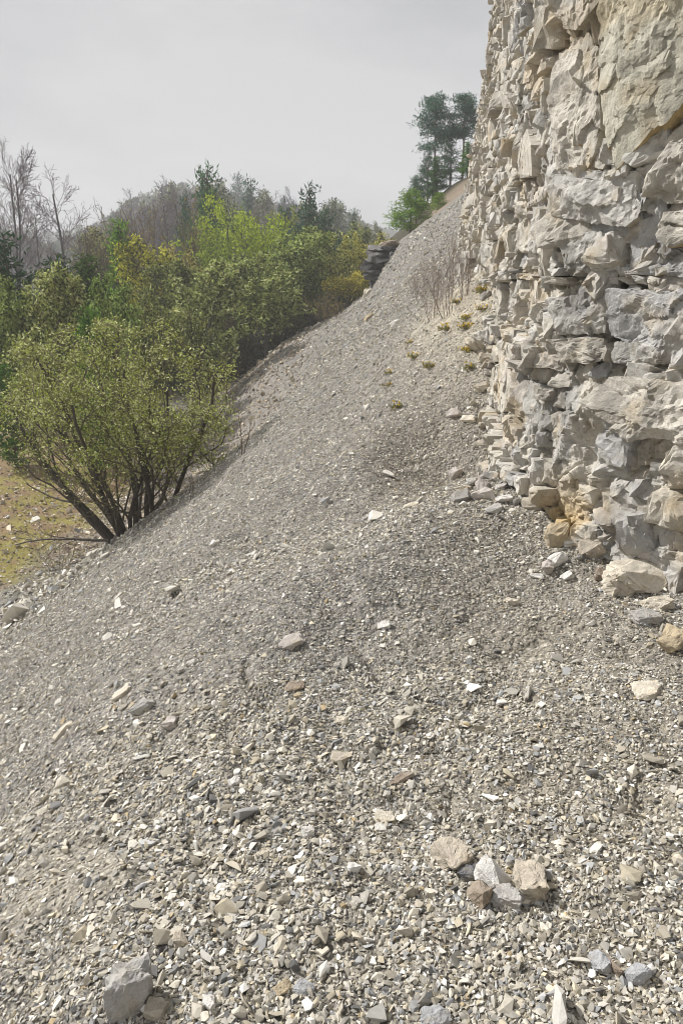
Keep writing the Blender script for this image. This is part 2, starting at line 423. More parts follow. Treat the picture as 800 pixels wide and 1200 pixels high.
STONES = [
 (156,1160,62,66,'grey','big angular grey-white boulder at the bottom left corner of the scree','boulder',dict(deep=.7,yaw=.1,flat=1.1,sink=.33,pts=[(-.36,-.2,.40),(.08,-.32,.5),(.5,-.12,.40),(.42,.4,.45),(-.3,.4,.44),(-.5,-.32,-.12),(.34,-.12,-.02),(-.5,-.38,-.5),(-.06,-.36,-.5),(.22,.3,-.5),(-.4,.3,-.5)])),
 (183,1180,34,30,'tan','rounded tan stone tucked against the right of the big grey boulder','stone',{}),
 (530,995,44,56,'tan','rough tan slab, leftmost of the stone cluster at lower right','stone',dict(flat=.5,deep=1.2,yaw=.3)),
 (549,1020,26,22,'dark','small dark grey stone at the foot of the rough tan slab','stone',{}),
 (577,1024,30,50,'white','whitish upright stone in the middle of the lower right cluster','stone',dict(yaw=.7,deep=.7)),
 (594,1046,36,34,'grey','grey wedge stone at the bottom of the lower right cluster','stone',{}),
 (562,1043,24,38,'brown','brown-grey stone below the dark one in the cluster','stone',dict(yaw=.6)),
 (620,1024,38,66,'tan','beige upright slab, rightmost of the stone cluster','stone',dict(flat=.55,deep=1.3,yaw=-.15)),
 (702,1124,28,46,'blue','blue-grey oblong stone beside the brown sliver at lower right','stone',dict(yaw=.3,deep=1.2,flat=.5)),
 (718,1130,12,40,'brown','thin brown sliver between two blue-grey stones','stone',dict(flat=.5,deep=2)),
 (744,1138,36,38,'blue','broad blue-grey stone right of the brown sliver','stone',{}),
 (508,1190,36,26,'blue','blue-grey stone cut by the bottom edge of the view','stone',{}),
 (330,1156,26,24,'ochre','yellowish tan flake lying low between grey chips','stone',dict(flat=.5)),
 (356,1156,26,20,'blue','pale blue-grey flake just right of the yellowish flake','stone',dict(flat=.5)),
 (415,1015,24,24,'white','white stone with an ochre side left of the cluster','stone',{}),
 (450,957,30,18,'cream','cream flat stone above the white ochre-sided one','stone',dict(flat=.7)),
 (446,968,18,9,'white','thin white flake under the cream flat stone','stone',dict(flat=.6)),
 (400,844,20,14,'cream','small cream block on the mid scree above the thin curved flake','stone',{}),
 (468,912,44,16,'brown','long thin curved brown flake lying across the scree','stone',dict(yaw=.45,flat=.5,deep=.35)),
 (400,885,30,16,'tan','dull tan flake on the dusty patch near the long brown flake','stone',dict(flat=.5)),
 (433,606,22,8,'grey','long grey flat flake high on the smooth scree','stone',dict(flat=.8,yaw=.2,deep=.5)),
 (450,732,20,13,'white','bright white lone stone in the middle of the scree','stone',{}),
 (165,828,36,22,'grey','grey lumpy stone on the left of the scree','stone',{}),
 (200,846,32,24,'pink','pale split stone right of the grey lumpy stone','stone',dict(flat=.7)),
 (142,812,30,14,'cream','cream slanting flake above the grey lumpy stone','stone',dict(flat=.6,yaw=.5)),
 (75,855,34,14,'cream','long pale flake leaning upslope near the left edge','stone',dict(flat=.6,yaw=.7,deep=.5)),
 (275,916,20,16,'white','small white pointed stone below the left middle','stone',{}),
 (252,636,12,11,'white','white chip standing out on the upper left scree','stone',{}),
 (224,776,14,10,'white','small white chip at mid left of the scree','stone',{}),
 (361,973,18,22,'white','white upright stone above the crumbly dust patch','stone',{}),
 (245,1172,20,36,'white','pale oblong slab standing right of the big grey boulder','stone',dict(flat=.5,deep=1.4)),
 (212,1096,24,34,'tan','tan slab pointing upslope above the big grey boulder','stone',dict(flat=.5,deep=1.4,yaw=.5)),
 (345,802,30,12,'brown','brown flat flake beside the yellow-orange chip','stone',dict(flat=.6)),
 (348,815,12,7,'ochre','tiny yellow-orange chip on the mid scree','stone',{}),
 (340,752,34,16,'pink','pale slab with a shaded edge in the middle left scree','stone',dict(flat=.7,yaw=.5)),
 (382,586,11,14,'blue','blue-grey chip high on the smooth scree','stone',{}),
 (455,556,16,6,'white','white sliver on the upper scree','stone',dict(flat=.8)),
 (549,491,20,9,'cream','cream flat piece, right one of the pair under the dirt cone','stone',dict(flat=.8)),
 (531,484,18,10,'pink','pinkish piece, left one of the pair under the dirt cone','stone',{}),
 (487,438,7,7,'white','small white stone below the yellow flowers','stone',{}),
 (463,378,13,6,'white','white flake far up the scree near the bare shrubs','stone',dict(flat=.8)),
 (431,372,16,6,'ochre','ochre tinged flake far off below the dark outcrop','stone',dict(flat=.8)),
 (481,592,20,8,'cream','cream flake at the crest of the near hump','stone',dict(flat=.8)),
 (757,806,40,26,'cream','cream tilted slab on gravel near the right edge','stone',dict(flat=.6)),
 (788,748,40,40,'ochre','ochre and cream boulder at the right edge below the wall','boulder',dict(yaw=.4)),
 (770,706,32,22,'cream','cream block between the ochre boulder and the big wedge','boulder',{}),
 (757,722,34,20,'grey','dusty grey block behind the ochre boulder','boulder',{}),
 (742,660,70,44,'cream','largest cream wedge boulder leaning on the cliff foot','boulder',dict(yaw=-.25,roll=.12,sink=.1)),
 (724,688,38,18,'cream','low cream block under the largest wedge boulder','boulder',{}),
 (706,672,20,24,'brown','dusty brown stone left of the largest wedge boulder','boulder',{}),
 (693,640,30,36,'tan','tan block with an ochre face at the cliff foot','boulder',dict(sink=.15)),
 (705,630,16,16,'white','small white block on the shoulder of the tan block','stone',dict(lift=.03)),
 (651,628,30,40,'ochre','cream and orange upright block at the corner of the cliff foot','boulder',dict(sink=.15)),
 (671,626,24,14,'white','white flake leaning by the orange upright block','stone',{}),
 (652,655,22,18,'white','white jagged lump below the orange upright block','stone',{}),
 (641,662,14,22,'pink','pinkish white splinter under the jagged lump','stone',{}),
 (663,674,17,12,'white','white triangular stone in front of the jagged lump','stone',{}),
 (628,674,18,12,'white','white sliver lying left of the triangular stone','stone',dict(yaw=-.6,flat=.5,deep=.5)),
 (600,705,18,16,'cream','cream lump on the hump below the cliff corner','stone',{}),
 (566,579,26,18,'pink','pinkish grey block in front of the rock pile in the notch','stone',{}),
 (541,573,22,12,'tan','tan flat block on the left of the notch pile','stone',dict(flat=.8)),
 (591,583,20,14,'white','white block on the right of the notch pile by the wall','stone',{}),
 (573,556,26,9,'brown','brown slab on top of the notch pile','stone',dict(flat=.9)),
 (572,545,26,12,'tan','tan slab leaning behind the notch pile','stone',{}),
 (533,554,16,17,'pink','pale upright stone left behind the notch pile','stone',{}),
 (555,563,18,9,'grey','grey flake in the middle of the notch pile','stone',dict(flat=.8)),
 (586,570,16,10,'grey','grey block wedged against the wall in the notch','stone',{}),
 (578,598,22,10,'grey','grey slab at the foot of the notch pile','stone',dict(flat=.8)),
]
for (u, v, w, h, t, lab, kd, kw) in STONES:
    stone(u, v, w, h, t, lab, kd, **kw)

def foot_rubble():
    rng = np.random.default_rng(99); kinds = [stone_mesh('stone', 900 + k, (1, rng.uniform(.6, .9), rng.uniform(.35, .7)), ('cream', 'white', 'tan', 'grey', 'pink', 'cream')[k], 2, .1) for k in range(6)]
    for q in range(95):
        y = rng.uniform(3.1, 8.2) if q < 80 else rng.uniform(8, 13); x = float(wall_x(y)) - abs(rng.normal(0, .13)) - .02
        sz = min(.22, rng.lognormal(-2.85, .45)) * (1 + .05 * y); z = float(H(np.array([x]), np.array([y]))[0])
        o = link('stone', kinds[q % 6], loc=(x, y, z + sz * .12), rot=(rng.normal(0, .5), rng.normal(0, .5), rng.uniform(0, 6.3))); o.scale = (sz, sz, sz)
        tag(o, 'small broken limestone piece lying in the rubble along the cliff foot', 'stone', 'broken pieces along the cliff foot')
foot_rubble()
# ------------------------------------------------------------------ cliff
def scoop(S, Zv, sx, sz, seed, c=.8, tilt=.35, hv=.25):
    a, b = S / sx, Zv / sz
    ia, ib = np.floor(a), np.floor(b); best = np.full(S.shape, 9.); bid = np.zeros(S.shape)
    for da in (-1, 0, 1):
        for db in (-1, 0, 1):
            ca, cb = ia + da, ib + db
            qa = a - (ca + _h(ca, cb, seed)); qb = b - (cb + _h(ca, cb, seed + 1))
            an = 6.283 * _h(ca, cb, seed + 7); co, si = np.cos(an), np.sin(an)
            val = c * (.75 * np.abs(qa * co + qb * si) + .5 * np.abs(qb * co - qa * si) + .25 * (qa * qa + qb * qb)) + hv * _h(ca, cb, seed + 2) + tilt * ((_h(ca, cb, seed + 3) - .5) * qa + (_h(ca, cb, seed + 4) - .5) * qb) * 2
            m = val < best; best = np.where(m, val, best); bid = np.where(m, _h(ca, cb, seed + 5), bid)
    return best * min(sx, sz), bid
def shards(S, Zv, sx, sz, seed, tl=.4, hv=.3):
    # flat broken faces: every cell of an irregular pattern is one tilted plane, with a step to its neighbours
    a, b = S / sx, Zv / sz
    ia, ib = np.floor(a), np.floor(b); bd = np.full(S.shape, 9.); out = np.zeros(S.shape); sec = np.full(S.shape, 9.)
    for da in (-1, 0, 1):
        for db in (-1, 0, 1):
            ca, cb = ia + da, ib + db
            qa = a - (ca + .1 + .8 * _h(ca, cb, seed)); qb = b - (cb + .1 + .8 * _h(ca, cb, seed + 1))
            an = 3.14 * _h(ca, cb, seed + 7); co, si = np.cos(an), np.sin(an)
            d = np.abs(qa * co + qb * si) + .7 * np.abs(qb * co - qa * si)
            val = hv * (_h(ca, cb, seed + 2) - .5) + 2 * tl * ((_h(ca, cb, seed + 3) - .5) * qa + (_h(ca, cb, seed + 4) - .5) * qb)
            m = d < bd; sec = np.where(m, bd, np.minimum(sec, d)); out = np.where(m, val, out); bd = np.where(m, d, bd)
    return out * min(sx, sz), sec - bd
CR, GR, BL, PK = (np.array(c) for c in ((.555, .52, .45), (.52, .51, .48), (.43, .435, .44), (.53, .485, .43)))
def wall_tables():
    seg = np.hypot(*np.diff(WC, axis=0).T); cs = np.concatenate([[0], np.cumsum(seg)])
    s = np.linspace(0, cs[-1], 6000); px, py = np.interp(s, cs, WC[:, 0]), np.interp(s, cs, WC[:, 1])
    k = np.ones(61) / 61
    sm = lambda a: np.convolve(np.pad(a, 30, mode='edge'), k, 'valid')
    tx, ty = np.gradient(sm(px), s), np.gradient(sm(py), s); l = np.hypot(tx, ty)
    return s, px, py, tx / l, ty / l
WT = wall_tables()
def wall_at(s): return tuple(np.interp(s, WT[0], a) for a in WT[1:])      # x, y, along x, along y
def macro(S, Zv, PY, U, V):
    """the large shape of the face: how far it stands out of its plan line"""
    far = ss(5.0, 9, PY)
    D = .16 * fbm(S * .7, Zv * .6, 47, 3) * (1 - .4 * far) + .20 * fbm(S * .35, Zv * .45, 48, 2) * far
    D = D - .085 * np.maximum(Zv - 2.2, 0) * far + .05 * ss(440, 520, V) * ss(620, 680, U)
    return D
def is_lower(U, V): return ss(625, 690, U) * ss(415, 445, V)
def shade(S, Zv, U, V, C, down):
    """limestone colour: blocks differ, some are blue-grey, undersides of beds and a few patches are iron-stained"""
    far = ss(640, 570, U)
    C = C + (CR - C) * (.3 + .35 * far)[..., None]
    C = C * (1 + .13 * fbm(S * 2, Zv * 2, 70, 4))[..., None]
    C = C * (1 - .22 * ss(.05, .5, fbm(S * 7, Zv * .8, 83, 3)) - .25 * ss(.2, .55, fbm(S * 4, Zv * 4, 84, 4)))[..., None]
    b = .55 * ss(.05, .45, fbm(S * 1.6, Zv * 1.6, 77, 3)) * ss(655, 690, U) * ss(480, 330, V) * ss(180, 230, V)
    C = C + (BL * 1.0 - C) * b[..., None]
    grn = ss(-.2, .4, fbm(S * 1.3, Zv * .8, 78, 3)) * ss(700, 725, U) * ss(215, 150, V)
    C = C + (np.array([.50, .485, .36]) - C) * (.65 * grn)[..., None]
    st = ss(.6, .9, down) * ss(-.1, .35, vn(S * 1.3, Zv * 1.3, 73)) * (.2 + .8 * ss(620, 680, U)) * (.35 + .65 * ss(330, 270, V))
    st = np.maximum(st, .95 * ss(-.2, .25, fbm(S * 3.5, Zv * 3.5, 74, 4)) * np.exp(-((U - 668) / 55) ** 2 - ((V - 615) / 42) ** 2))
    st = np.maximum(st, .4 * ss(.05, .45, fbm(S * 2.2, Zv * 2.2, 75, 4)) * ss(740, 790, U) * ss(300, 380, V))
    st = np.maximum(st, .35 * ss(.25, .55, fbm(S * 1.7, Zv * 2.6, 76, 4)))
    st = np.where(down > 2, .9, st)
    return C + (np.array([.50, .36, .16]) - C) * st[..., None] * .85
def build_cliff():
    rng = np.random.default_rng(21)
    smax_ = WT[0][-1]; s, out = 0., []
    while s < smax_:
        out.append(s); x, y = wall_at(s)[:2]; d = math.hypot(x, y); u = 400 + F * x / max(.2, y * CP)
        s += .035 if (u > 900 or y < 1.5) else min(.035, max(.0075, .0022 * d))
    s = np.array(out); px, py, tx, ty = wall_at(s); nx, ny = -ty, tx
    z = np.concatenate([np.arange(-.7, 1.6, .0075), np.arange(1.6, 3.2, .012), np.arange(3.2, 6.5, .03), np.arange(6.5, 12.0, .06)])
    S, Zv = np.meshgrid(s, z); PX, PY = np.broadcast_to(px, S.shape), np.broadcast_to(py, S.shape)
    U, V = project(PX, PY, Zv); far = ss(5.0, 9, PY); lower = is_lower(U, V)
    wx = S + .08 * fbm(S * 3, Zv * 3, 16, 3); wz = Zv + .08 * fbm(S * 3 + 9, Zv * 3, 17, 3)
    f1, _ = scoop(wx + .45 * wz, wz, .26, .36, 31)
    vx = S + .02 * fbm(S * 6, Zv * 6, 26, 3); vz = Zv + .02 * fbm(S * 6 + 4, Zv * 6, 28, 3)
    g1, e1 = shards(vx + .3 * vz, vz, .30, .34, 131, .35, .26)
    g2, _ = shards(vx - .2 * vz, vz + .1 * vx, .11, .09, 137, .4, .3); g3, _ = shards(vx + .1 * vz, vz, .045, .05, 149, .4, .3)
    D = macro(S, Zv, PY, U, V) - .05 * (1 - lower) + (f1 - .13) * .30 + g1 * .55 + g2 * .75 + g3 * .5 - .010 * np.exp(-(e1 / .04) ** 2)
    D += .018 * fbm(S * 9, Zv * 9, 45, 4) + .006 * fbm(S * 40, Zv * 40, 46, 3)
    P = np.stack([PX + nx * D, PY + ny * D, Zv], -1)
    C = np.where((vn(S * 1.7, Zv * 2.3, 90) > 0)[..., None], CR, GR) * 1.0
    C = shade(S, Zv, U, V, C, np.zeros(S.shape))
    nr, nc = S.shape
    cap = np.stack([P[-1, :, 0] - nx * 9 * ss(0, 1.5, s), P[-1, :, 1] - ny * 9 * ss(0, 1.5, s), np.full(nc, z[-1] + .6)], -1)
    VV = [np.concatenate([P.reshape(-1, 3), cap])]; CC = [np.concatenate([C.reshape(-1, 3), C[-1]])]
    i = np.arange(nr)[:, None] * nc; j = np.arange(nc - 1)[None]
    FF = [np.stack([i + j, i + nc + j, i + nc + j + 1, i + j + 1], -1).reshape(-1, 4)]; off = len(VV[0])
    # ---- the broken blocks that make up the face
    tris, tcol, tS = [], [], []
    def put(pts, sc, zc, base, fine, rough, d0=None):
        """pts: local points (along the face, up, out) of one convex piece"""
        x, y, ax, ay = wall_at(sc)
        if d0 is None:
            u, v = project(x, y, zc); d0 = float(macro(np.float64(sc), np.float64(zc), np.float64(y), u, v))
        bm = hull(pts)
        bmesh.ops.triangulate(bm, faces=bm.faces[:])
        if fine:
            for _ in range(5):
                e = [e for e in bm.edges if e.calc_length() > .16]
                if not e: break
                bmesh.ops.subdivide_edges(bm, edges=e, cuts=1); bmesh.ops.triangulate(bm, faces=[f for f in bm.faces if len(f.verts) > 3])
                bmesh.ops.beautify_fill(bm, faces=bm.faces[:], edges=[e for e in bm.edges if len(e.link_faces) == 2 and e.calc_face_angle(1) < .01])
        vv, tt = bm_arrays(bm)
        t3 = vv[tt]; cen = vv.mean(0)
        nl = np.cross(t3[:, 1] - t3[:, 0], t3[:, 2] - t3[:, 0]); nl *= np.sign(((t3.mean(1) - cen) * nl).sum(1))[:, None]; nl /= np.linalg.norm(nl, axis=1, keepdims=True) + 1e-9
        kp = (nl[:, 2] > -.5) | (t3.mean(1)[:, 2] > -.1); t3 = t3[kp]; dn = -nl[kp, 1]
        if fine:
            me_ = np.linalg.norm(t3 - np.roll(t3, 1, 1), axis=2).max()
            for _ in range(int(np.clip(round(math.log2(max(me_, .01) / fine)), 0, 5))):
                a, b, c = t3[:, 0], t3[:, 1], t3[:, 2]; ab, bc, ca = (a + b) / 2, (b + c) / 2, (c + a) / 2
                t3 = np.concatenate([np.stack(q, 1) for q in ((a, ab, ca), (ab, b, bc), (ca, bc, c), (ab, bc, ca))]); dn = np.tile(dn, 4)
            vv = t3.reshape(-1, 3); wa, wb = vv[:, 0] + sc + .35 * vv[:, 2], vv[:, 1] + zc - .3 * vv[:, 2]
            qa = wa + .015 * fbm(wa * 7, wb * 7, 26, 2); qb = wb + .015 * fbm(wa * 7 + 4, wb * 7, 28, 2)
            h1, e1 = shards(qa + .15 * qb, qb, .17, .12, 231, .34, .26); h2, _ = shards(qa - .2 * qb, qb, .05, .055, 237, .4, .3)
            q = h1 * .66 + h2 * .45 - .007 * np.exp(-(e1 / .05) ** 2) * (vn(wa * 2.3, wb * 2.3, 99) > -.2) + rough * (fbm(wa * 11, wb * 11, 7, 3) + .5 * fbm(wa * 45, wb * 45, 8, 2))
            dr = vv - cen; dr /= np.linalg.norm(dr, axis=1, keepdims=True) + 1e-6
            vv = vv + dr * q[:, None]
        else: vv = t3.reshape(-1, 3)
        tt = np.arange(len(vv)).reshape(-1, 3)
        w = np.stack([x + ax * vv[:, 0] - ay * (vv[:, 2] + d0), y + ay * vv[:, 0] + ax * (vv[:, 2] + d0), zc + vv[:, 1]], -1)
        t3 = w[tt]
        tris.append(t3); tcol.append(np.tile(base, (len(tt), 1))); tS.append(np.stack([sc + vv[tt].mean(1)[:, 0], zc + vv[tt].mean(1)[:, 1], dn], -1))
    def block(sc, zc, w, h, pr, base, fine, rough, roll, tilt, nf=4, dp=.25, bulge=.04):
        ja = rng.uniform(.72, 1.05, (4, 2)); pts = []
        for (sa, sb), (ka, kb) in zip(((-1, -1), (1, -1), (1, 1), (-1, 1)), ja):
            a, b = sa * w / 2 * ka, sb * h / 2 * kb
            c = pr + tilt[0] * a + tilt[1] * b + rng.normal(0, .018)
            if rng.random() < .45:       # a chipped corner
                pts += [(a * .55, b, c - rng.uniform(0, .02)), (a, b * .5, c - rng.uniform(0, .03)), (a, b, c - rng.uniform(.03, .09))]
            else: pts.append((a, b, c))
            pts.append((sa * w / 2 * 1.02, sb * h / 2 * 1.02, -dp))
        for q in range(nf):
            a, b = rng.uniform(-.42, .42) * w, rng.uniform(-.42, .42) * h
            pts.append((a, b, pr + tilt[0] * a + tilt[1] * b + rng.uniform(0, bulge)))
        pts = np.array(pts); cr_, sr_ = math.cos(roll), math.sin(roll)
        pts[:, :2] = pts[:, :2] @ np.array([[cr_, sr_], [-sr_, cr_]]); put(pts, sc, zc, base, fine, rough)
    def tone(): return (CR, GR, PK, BL)[rng.choice(4, p=[.36, .36, .18, .10])] * rng.uniform(.88, 1.1)
    zb = -.7
    while zb < 11.2:
        th_ = rng.choice([.045, .08, .13, .19, .27], p=[.18, .26, .28, .20, .08]) * rng.uniform(.8, 1.25)
        bedp = rng.normal(0, .036) - (.03 if th_ < .07 else 0); s_ = 3.0
        while s_ < smax_ - 1.0:
            x, y = wall_at(s_)[:2]
            w_ = min(.42, max(.05, th_ * rng.lognormal(-.1, .5) + .04)); zc = zb + th_ / 2 + .06 * float(vn(np.float64(s_ * .55), np.float64(0), 3))
            u, v = (float(q) for q in project(x, y, zc)); f = float(ss(5, 9, np.float64(y))); lo = float(is_lower(u, v)); sc = s_ + w_ / 2; s_ += w_ * .94
            if u > 1000 or v < -260 and y < 15 or zc > 9.4: 
                if rng.random() < .7: continue
            if zc < H(np.array([x]), np.array([y]))[0] - .4 or (lo > .5 and rng.random() < .62): continue
            near = y < 8 and u < 850 and v > -80
            kk = (.8 + .5 * f) * (1 - .45 * lo)
            block(sc, zc, w_ * rng.uniform(1.0, 1.3), th_ * rng.uniform(.98, 1.25), (bedp + rng.normal(.02, .034)) * kk, tone(), (.030 if y < 5.5 else .045) if near else (.1 if y < 12 else 0), .010, rng.normal(0, .06), (rng.normal(0, .17), rng.normal(.02, .15)), nf=rng.integers(2, 5), bulge=.02)
        zb += th_
    # odd shards wedged across the beds, larger plates low on the face
    n = 0
    while n < 3400:
        s_ = rng.uniform(3.2, smax_ - 1.5) if rng.random() < .55 else rng.uniform(4.2, 8.2)
        x, y = wall_at(s_)[:2]; zc = rng.uniform(-.4, 3.2 if y < 7 else 8.5); u, v = (float(q) for q in project(x, y, zc))
        n += 1
        if u > 900 or v < -120: continue
        lo = float(is_lower(u, v)); f = float(ss(5, 9, np.float64(y))); near = y < 8 and u < 850
        if lo > .4:
            if n % 2: continue
            sz, asp, pr = rng.uniform(.07, .27), rng.uniform(.6, 1.3), rng.normal(.0, .016)
        else: sz, asp, pr = rng.lognormal(-2.55, .45), rng.uniform(.5, 1.7), rng.normal(.014, .022) * (1 + .5 * f)
        block(s_, zc, sz, sz * asp, pr, tone(), (.030 if y < 5.5 else .045) if near else .0, .010, rng.normal(.06, .17), (rng.normal(0, .2 - .1 * lo), rng.normal(0, .16 - .06 * lo)), nf=rng.integers(3, 6) + int(lo * 5), bulge=.022 + .02 * lo)
    # the slabs and ledges that single this face out: outlines in photo points, each put at its place on the face
    msk = (U > 560) & (U < 1100) & (V > -300) & (V < 760); Uf, Vf, Sf, Zf, df = U[msk], V[msk], S[msk], Zv[msk], np.hypot(PX, PY)[msk]
    def sz_of(u, v):
        e = (Uf - u) ** 2 + (Vf - v) ** 2 + .3 * df; k = int(np.argmin(e)); return Sf[k], Zf[k]
    def ledge(poly, pr, base, dp=.3, lean=0., nf=5, bulge=.02, jit=.012):
        pr = pr * .5; a = np.array([sz_of(*q) for q in poly]); sc, zc = a.mean(0); pts = []
        for (q, r) in a - [sc, zc]:
            pts += [(q, r, pr + lean * r + rng.normal(0, jit)), (q * 1.0, r * 1.0 + .25 * (r < 0) * 0, -dp)]
        for q in range(nf):
            w8 = rng.dirichlet(np.ones(len(a))); m = (w8[:, None] * (a - [sc, zc])).sum(0); pts.append((m[0], m[1], pr + lean * m[1] + rng.uniform(0, bulge)))
        put(np.array(pts), sc, zc, base, .022, .012)
    OL = np.array([.53, .51, .41])
    LG = len(tris); ledge([(718, 70), (716, -60), (722, -250), (900, -250), (900, 20), (800, 150), (770, 172), (736, 196), (724, 150)], .20, OL, bulge=.05, nf=14)
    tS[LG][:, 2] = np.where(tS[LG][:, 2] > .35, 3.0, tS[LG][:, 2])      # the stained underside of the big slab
    ledge([(726, 150), (716, 118), (737, 140), (738, 180), (730, 178)], .13, OL * .95)
    ledge([(655, 22), (690, 40), (704, 28), (742, -10), (750, -160), (690, -160), (660, -60)], .17, GR, nf=8)
    ledge([(668, 62), (702, 38), (714, 60), (716, 150), (712, 178), (690, 208), (664, 196), (660, 130)], .11, CR, nf=9, bulge=.04)
    ledge([(645, 80), (668, 66), (662, 150), (656, 195), (640, 190)], .05, GR, nf=4)
    ledge([(764, 232), (772, 205), (800, 170), (860, 140), (880, 225), (800, 240)], .15, CR, bulge=.06)
    ledge([(660, 205), (700, 208), (758, 200), (764, 250), (750, 266), (700, 262), (662, 252)], .09, GR, bulge=.05, nf=7)
    ledge([(786, 250), (860, 246), (870, 286), (800, 288), (782, 276)], .16, CR, bulge=.05)
    ledge([(664, 272), (740, 268), (735, 318), (700, 322), (666, 316)], .06, GR, nf=6)
    ledge([(742, 272), (800, 280), (870, 300), (860, 330), (742, 320)], .05, BL, nf=6, lean=-.2)
    ledge([(650, 350), (720, 340), (712, 392), (655, 394)], .07, GR, nf=6); ledge([(722, 336), (800, 340), (860, 350), (860, 420), (800, 424), (718, 394)], .08, BL * 1.02, nf=9, bulge=.05)
    ledge([(664, 400), (716, 396), (724, 410), (718, 424), (668, 424)], .15, CR); ledge([(726, 400), (800, 402), (860, 404), (860, 428), (800, 430), (728, 424)], .06, GR)
    ledge([(722, 438), (800, 448), (870, 455), (870, 520), (760, 510), (700, 470)], .09, CR, nf=9, lean=-.25, bulge=.05)
    ledge([(600, 240), (625, 218), (664, 214), (668, 222), (640, 232), (604, 250)], .13, PK); ledge([(596, 196), (630, 150), (640, 170), (632, 205), (604, 212)], .10, CR)
    ledge([(580, 405), (625, 403), (632, 424), (578, 424)], .07, CR, dp=.4); ledge([(575, 432), (608, 430), (612, 460), (600, 484), (576, 470)], .06, CR, dp=.4)
    t3 = np.concatenate(tris); cb = np.concatenate(tcol); q = np.concatenate(tS)
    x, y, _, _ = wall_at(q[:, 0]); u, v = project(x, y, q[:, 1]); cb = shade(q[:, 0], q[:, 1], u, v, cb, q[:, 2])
    VV.append(t3.reshape(-1, 3)); CC.append(np.repeat(cb, 3, 0)); FF.append(np.arange(len(t3) * 3).reshape(-1, 3) + off)
    me = mesh('cliff', np.concatenate(VV), FF, np.concatenate(CC), M_CLIFF)
    print('cliff', nr, nc, len(t3))
    tag(link('cliff', me), 'tall layered cream and grey limestone cliff with jutting ledges', 'cliff', kind='structure')
build_cliff()
# ------------------------------------------------------------------ trees and shrubs
def norm(v): return v / (np.linalg.norm(v) + 1e-9)
def turn(rng, d, ang, az=None):
    a = norm(np.cross(d, rng.normal(size=3))) if az is None else az
    return norm(d * math.cos(ang) + np.cross(a, d) * math.sin(ang))
def grow(rng, p, d, Ln, r, lvl, S, out):
    """S: per level settings; out: list of (points, radii, level)"""
    s = S[lvl]; n = s.get('n', 5); pts = [np.array(p, float)]; rad = [r]; d = norm(np.array(d, float))
    rt = s.get('taper', .35)
    for i in range(n):
        d = norm(d + rng.normal(size=3) * s.get('wob', .15) + np.array([0, 0, s.get('up', 0.)]))
        pts.append(pts[-1] + d * Ln / n); rad.append(r * (1 - (1 - rt) * (i + 1) / n))
    pts = np.array(pts); rad = np.array(rad); out.append((pts, rad, lvl))
    if lvl + 1 < len(S):
        k = s['kids']; k = rng.integers(k[0], k[1] + 1)
        for q in range(k):
            t = s.get('t0', .3) + (1 - s.get('t0', .3)) * (q + rng.random()) / k
            f = t * n; i = min(int(f), n - 1); pos = pts[i] + (pts[i + 1] - pts[i]) * (f - i)
            dd = norm(pts[i + 1] - pts[i]); a = rng.uniform(*s.get('ang', (.4, .9)))
            cl = Ln * rng.uniform(*s.get('ratio', (.4, .65))) * (1 - s.get('fall', .4) * t)
            grow(rng, pos, turn(rng, dd, a), cl, max(np.interp(f, np.arange(n + 1), rad) * s.get('rr', .55), .003), lvl + 1, S, out)
def tubes(polys, sides, rmin, base=(.10, .08, .06), tip=(.16, .13, .10)):
    V, Fc, C, off = [], [], [], 0; ns = {}
    for pts, rad, lvl in polys:
        k = sides[min(lvl, len(sides) - 1)]; n = len(pts)
        t = np.gradient(pts, axis=0); t /= np.linalg.norm(t, axis=1, keepdims=True) + 1e-9
        ref = np.array([.31, .77, .55]); a = np.cross(t, ref); a /= np.linalg.norm(a, axis=1, keepdims=True) + 1e-9; b = np.cross(t, a)
        th_ = np.arange(k) * 2 * math.pi / k; rr_ = np.maximum(rad, rmin)
        ring = pts[:, None] + rr_[:, None, None] * (a[:, None] * np.cos(th_)[None, :, None] + b[:, None] * np.sin(th_)[None, :, None])
        V.append(ring.reshape(-1, 3))
        if (n, k) not in ns:
            i = np.arange(n - 1)[:, None] * k; j = np.arange(k)[None]
            ns[(n, k)] = np.stack([i + j, i + (j + 1) % k, i + k + (j + 1) % k, i + k + j], -1).reshape(-1, 4)
        Fc.append(ns[(n, k)] + off); off += n * k
        f = min(1, lvl / 3); c = np.array(base) * (1 - f) + np.array(tip) * f
        C.append(np.broadcast_to(c, (n * k, 3)))
    return np.concatenate(V), np.concatenate(Fc), np.concatenate(C)
def leaves(rng, pos, length, width, cols, probs, drop=.2, spread=0.):
    n = len(pos); pos = pos + rng.normal(size=(n, 3)) * spread
    d = rng.normal(size=(n, 3)); d[:, 2] -= drop; d /= np.linalg.norm(d, axis=1, keepdims=True)
    w = np.cross(d, rng.normal(size=(n, 3))); w /= np.linalg.norm(w, axis=1, keepdims=True)
    l = length * rng.uniform(.6, 1.35, (n, 1)); ww = width * rng.uniform(.6, 1.3, (n, 1))
    V = np.stack([pos, pos + d * l * .5 + w * ww * .5, pos + d * l, pos + d * l * .5 - w * ww * .5], 1).reshape(-1, 3)
    Fq = np.arange(n * 4).reshape(-1, 4)
    c = np.array(cols)[rng.choice(len(cols), n, p=probs)] * np.exp(rng.normal(0, .18, (n, 1)))
    return V, Fq, np.repeat(c, 4, 0)
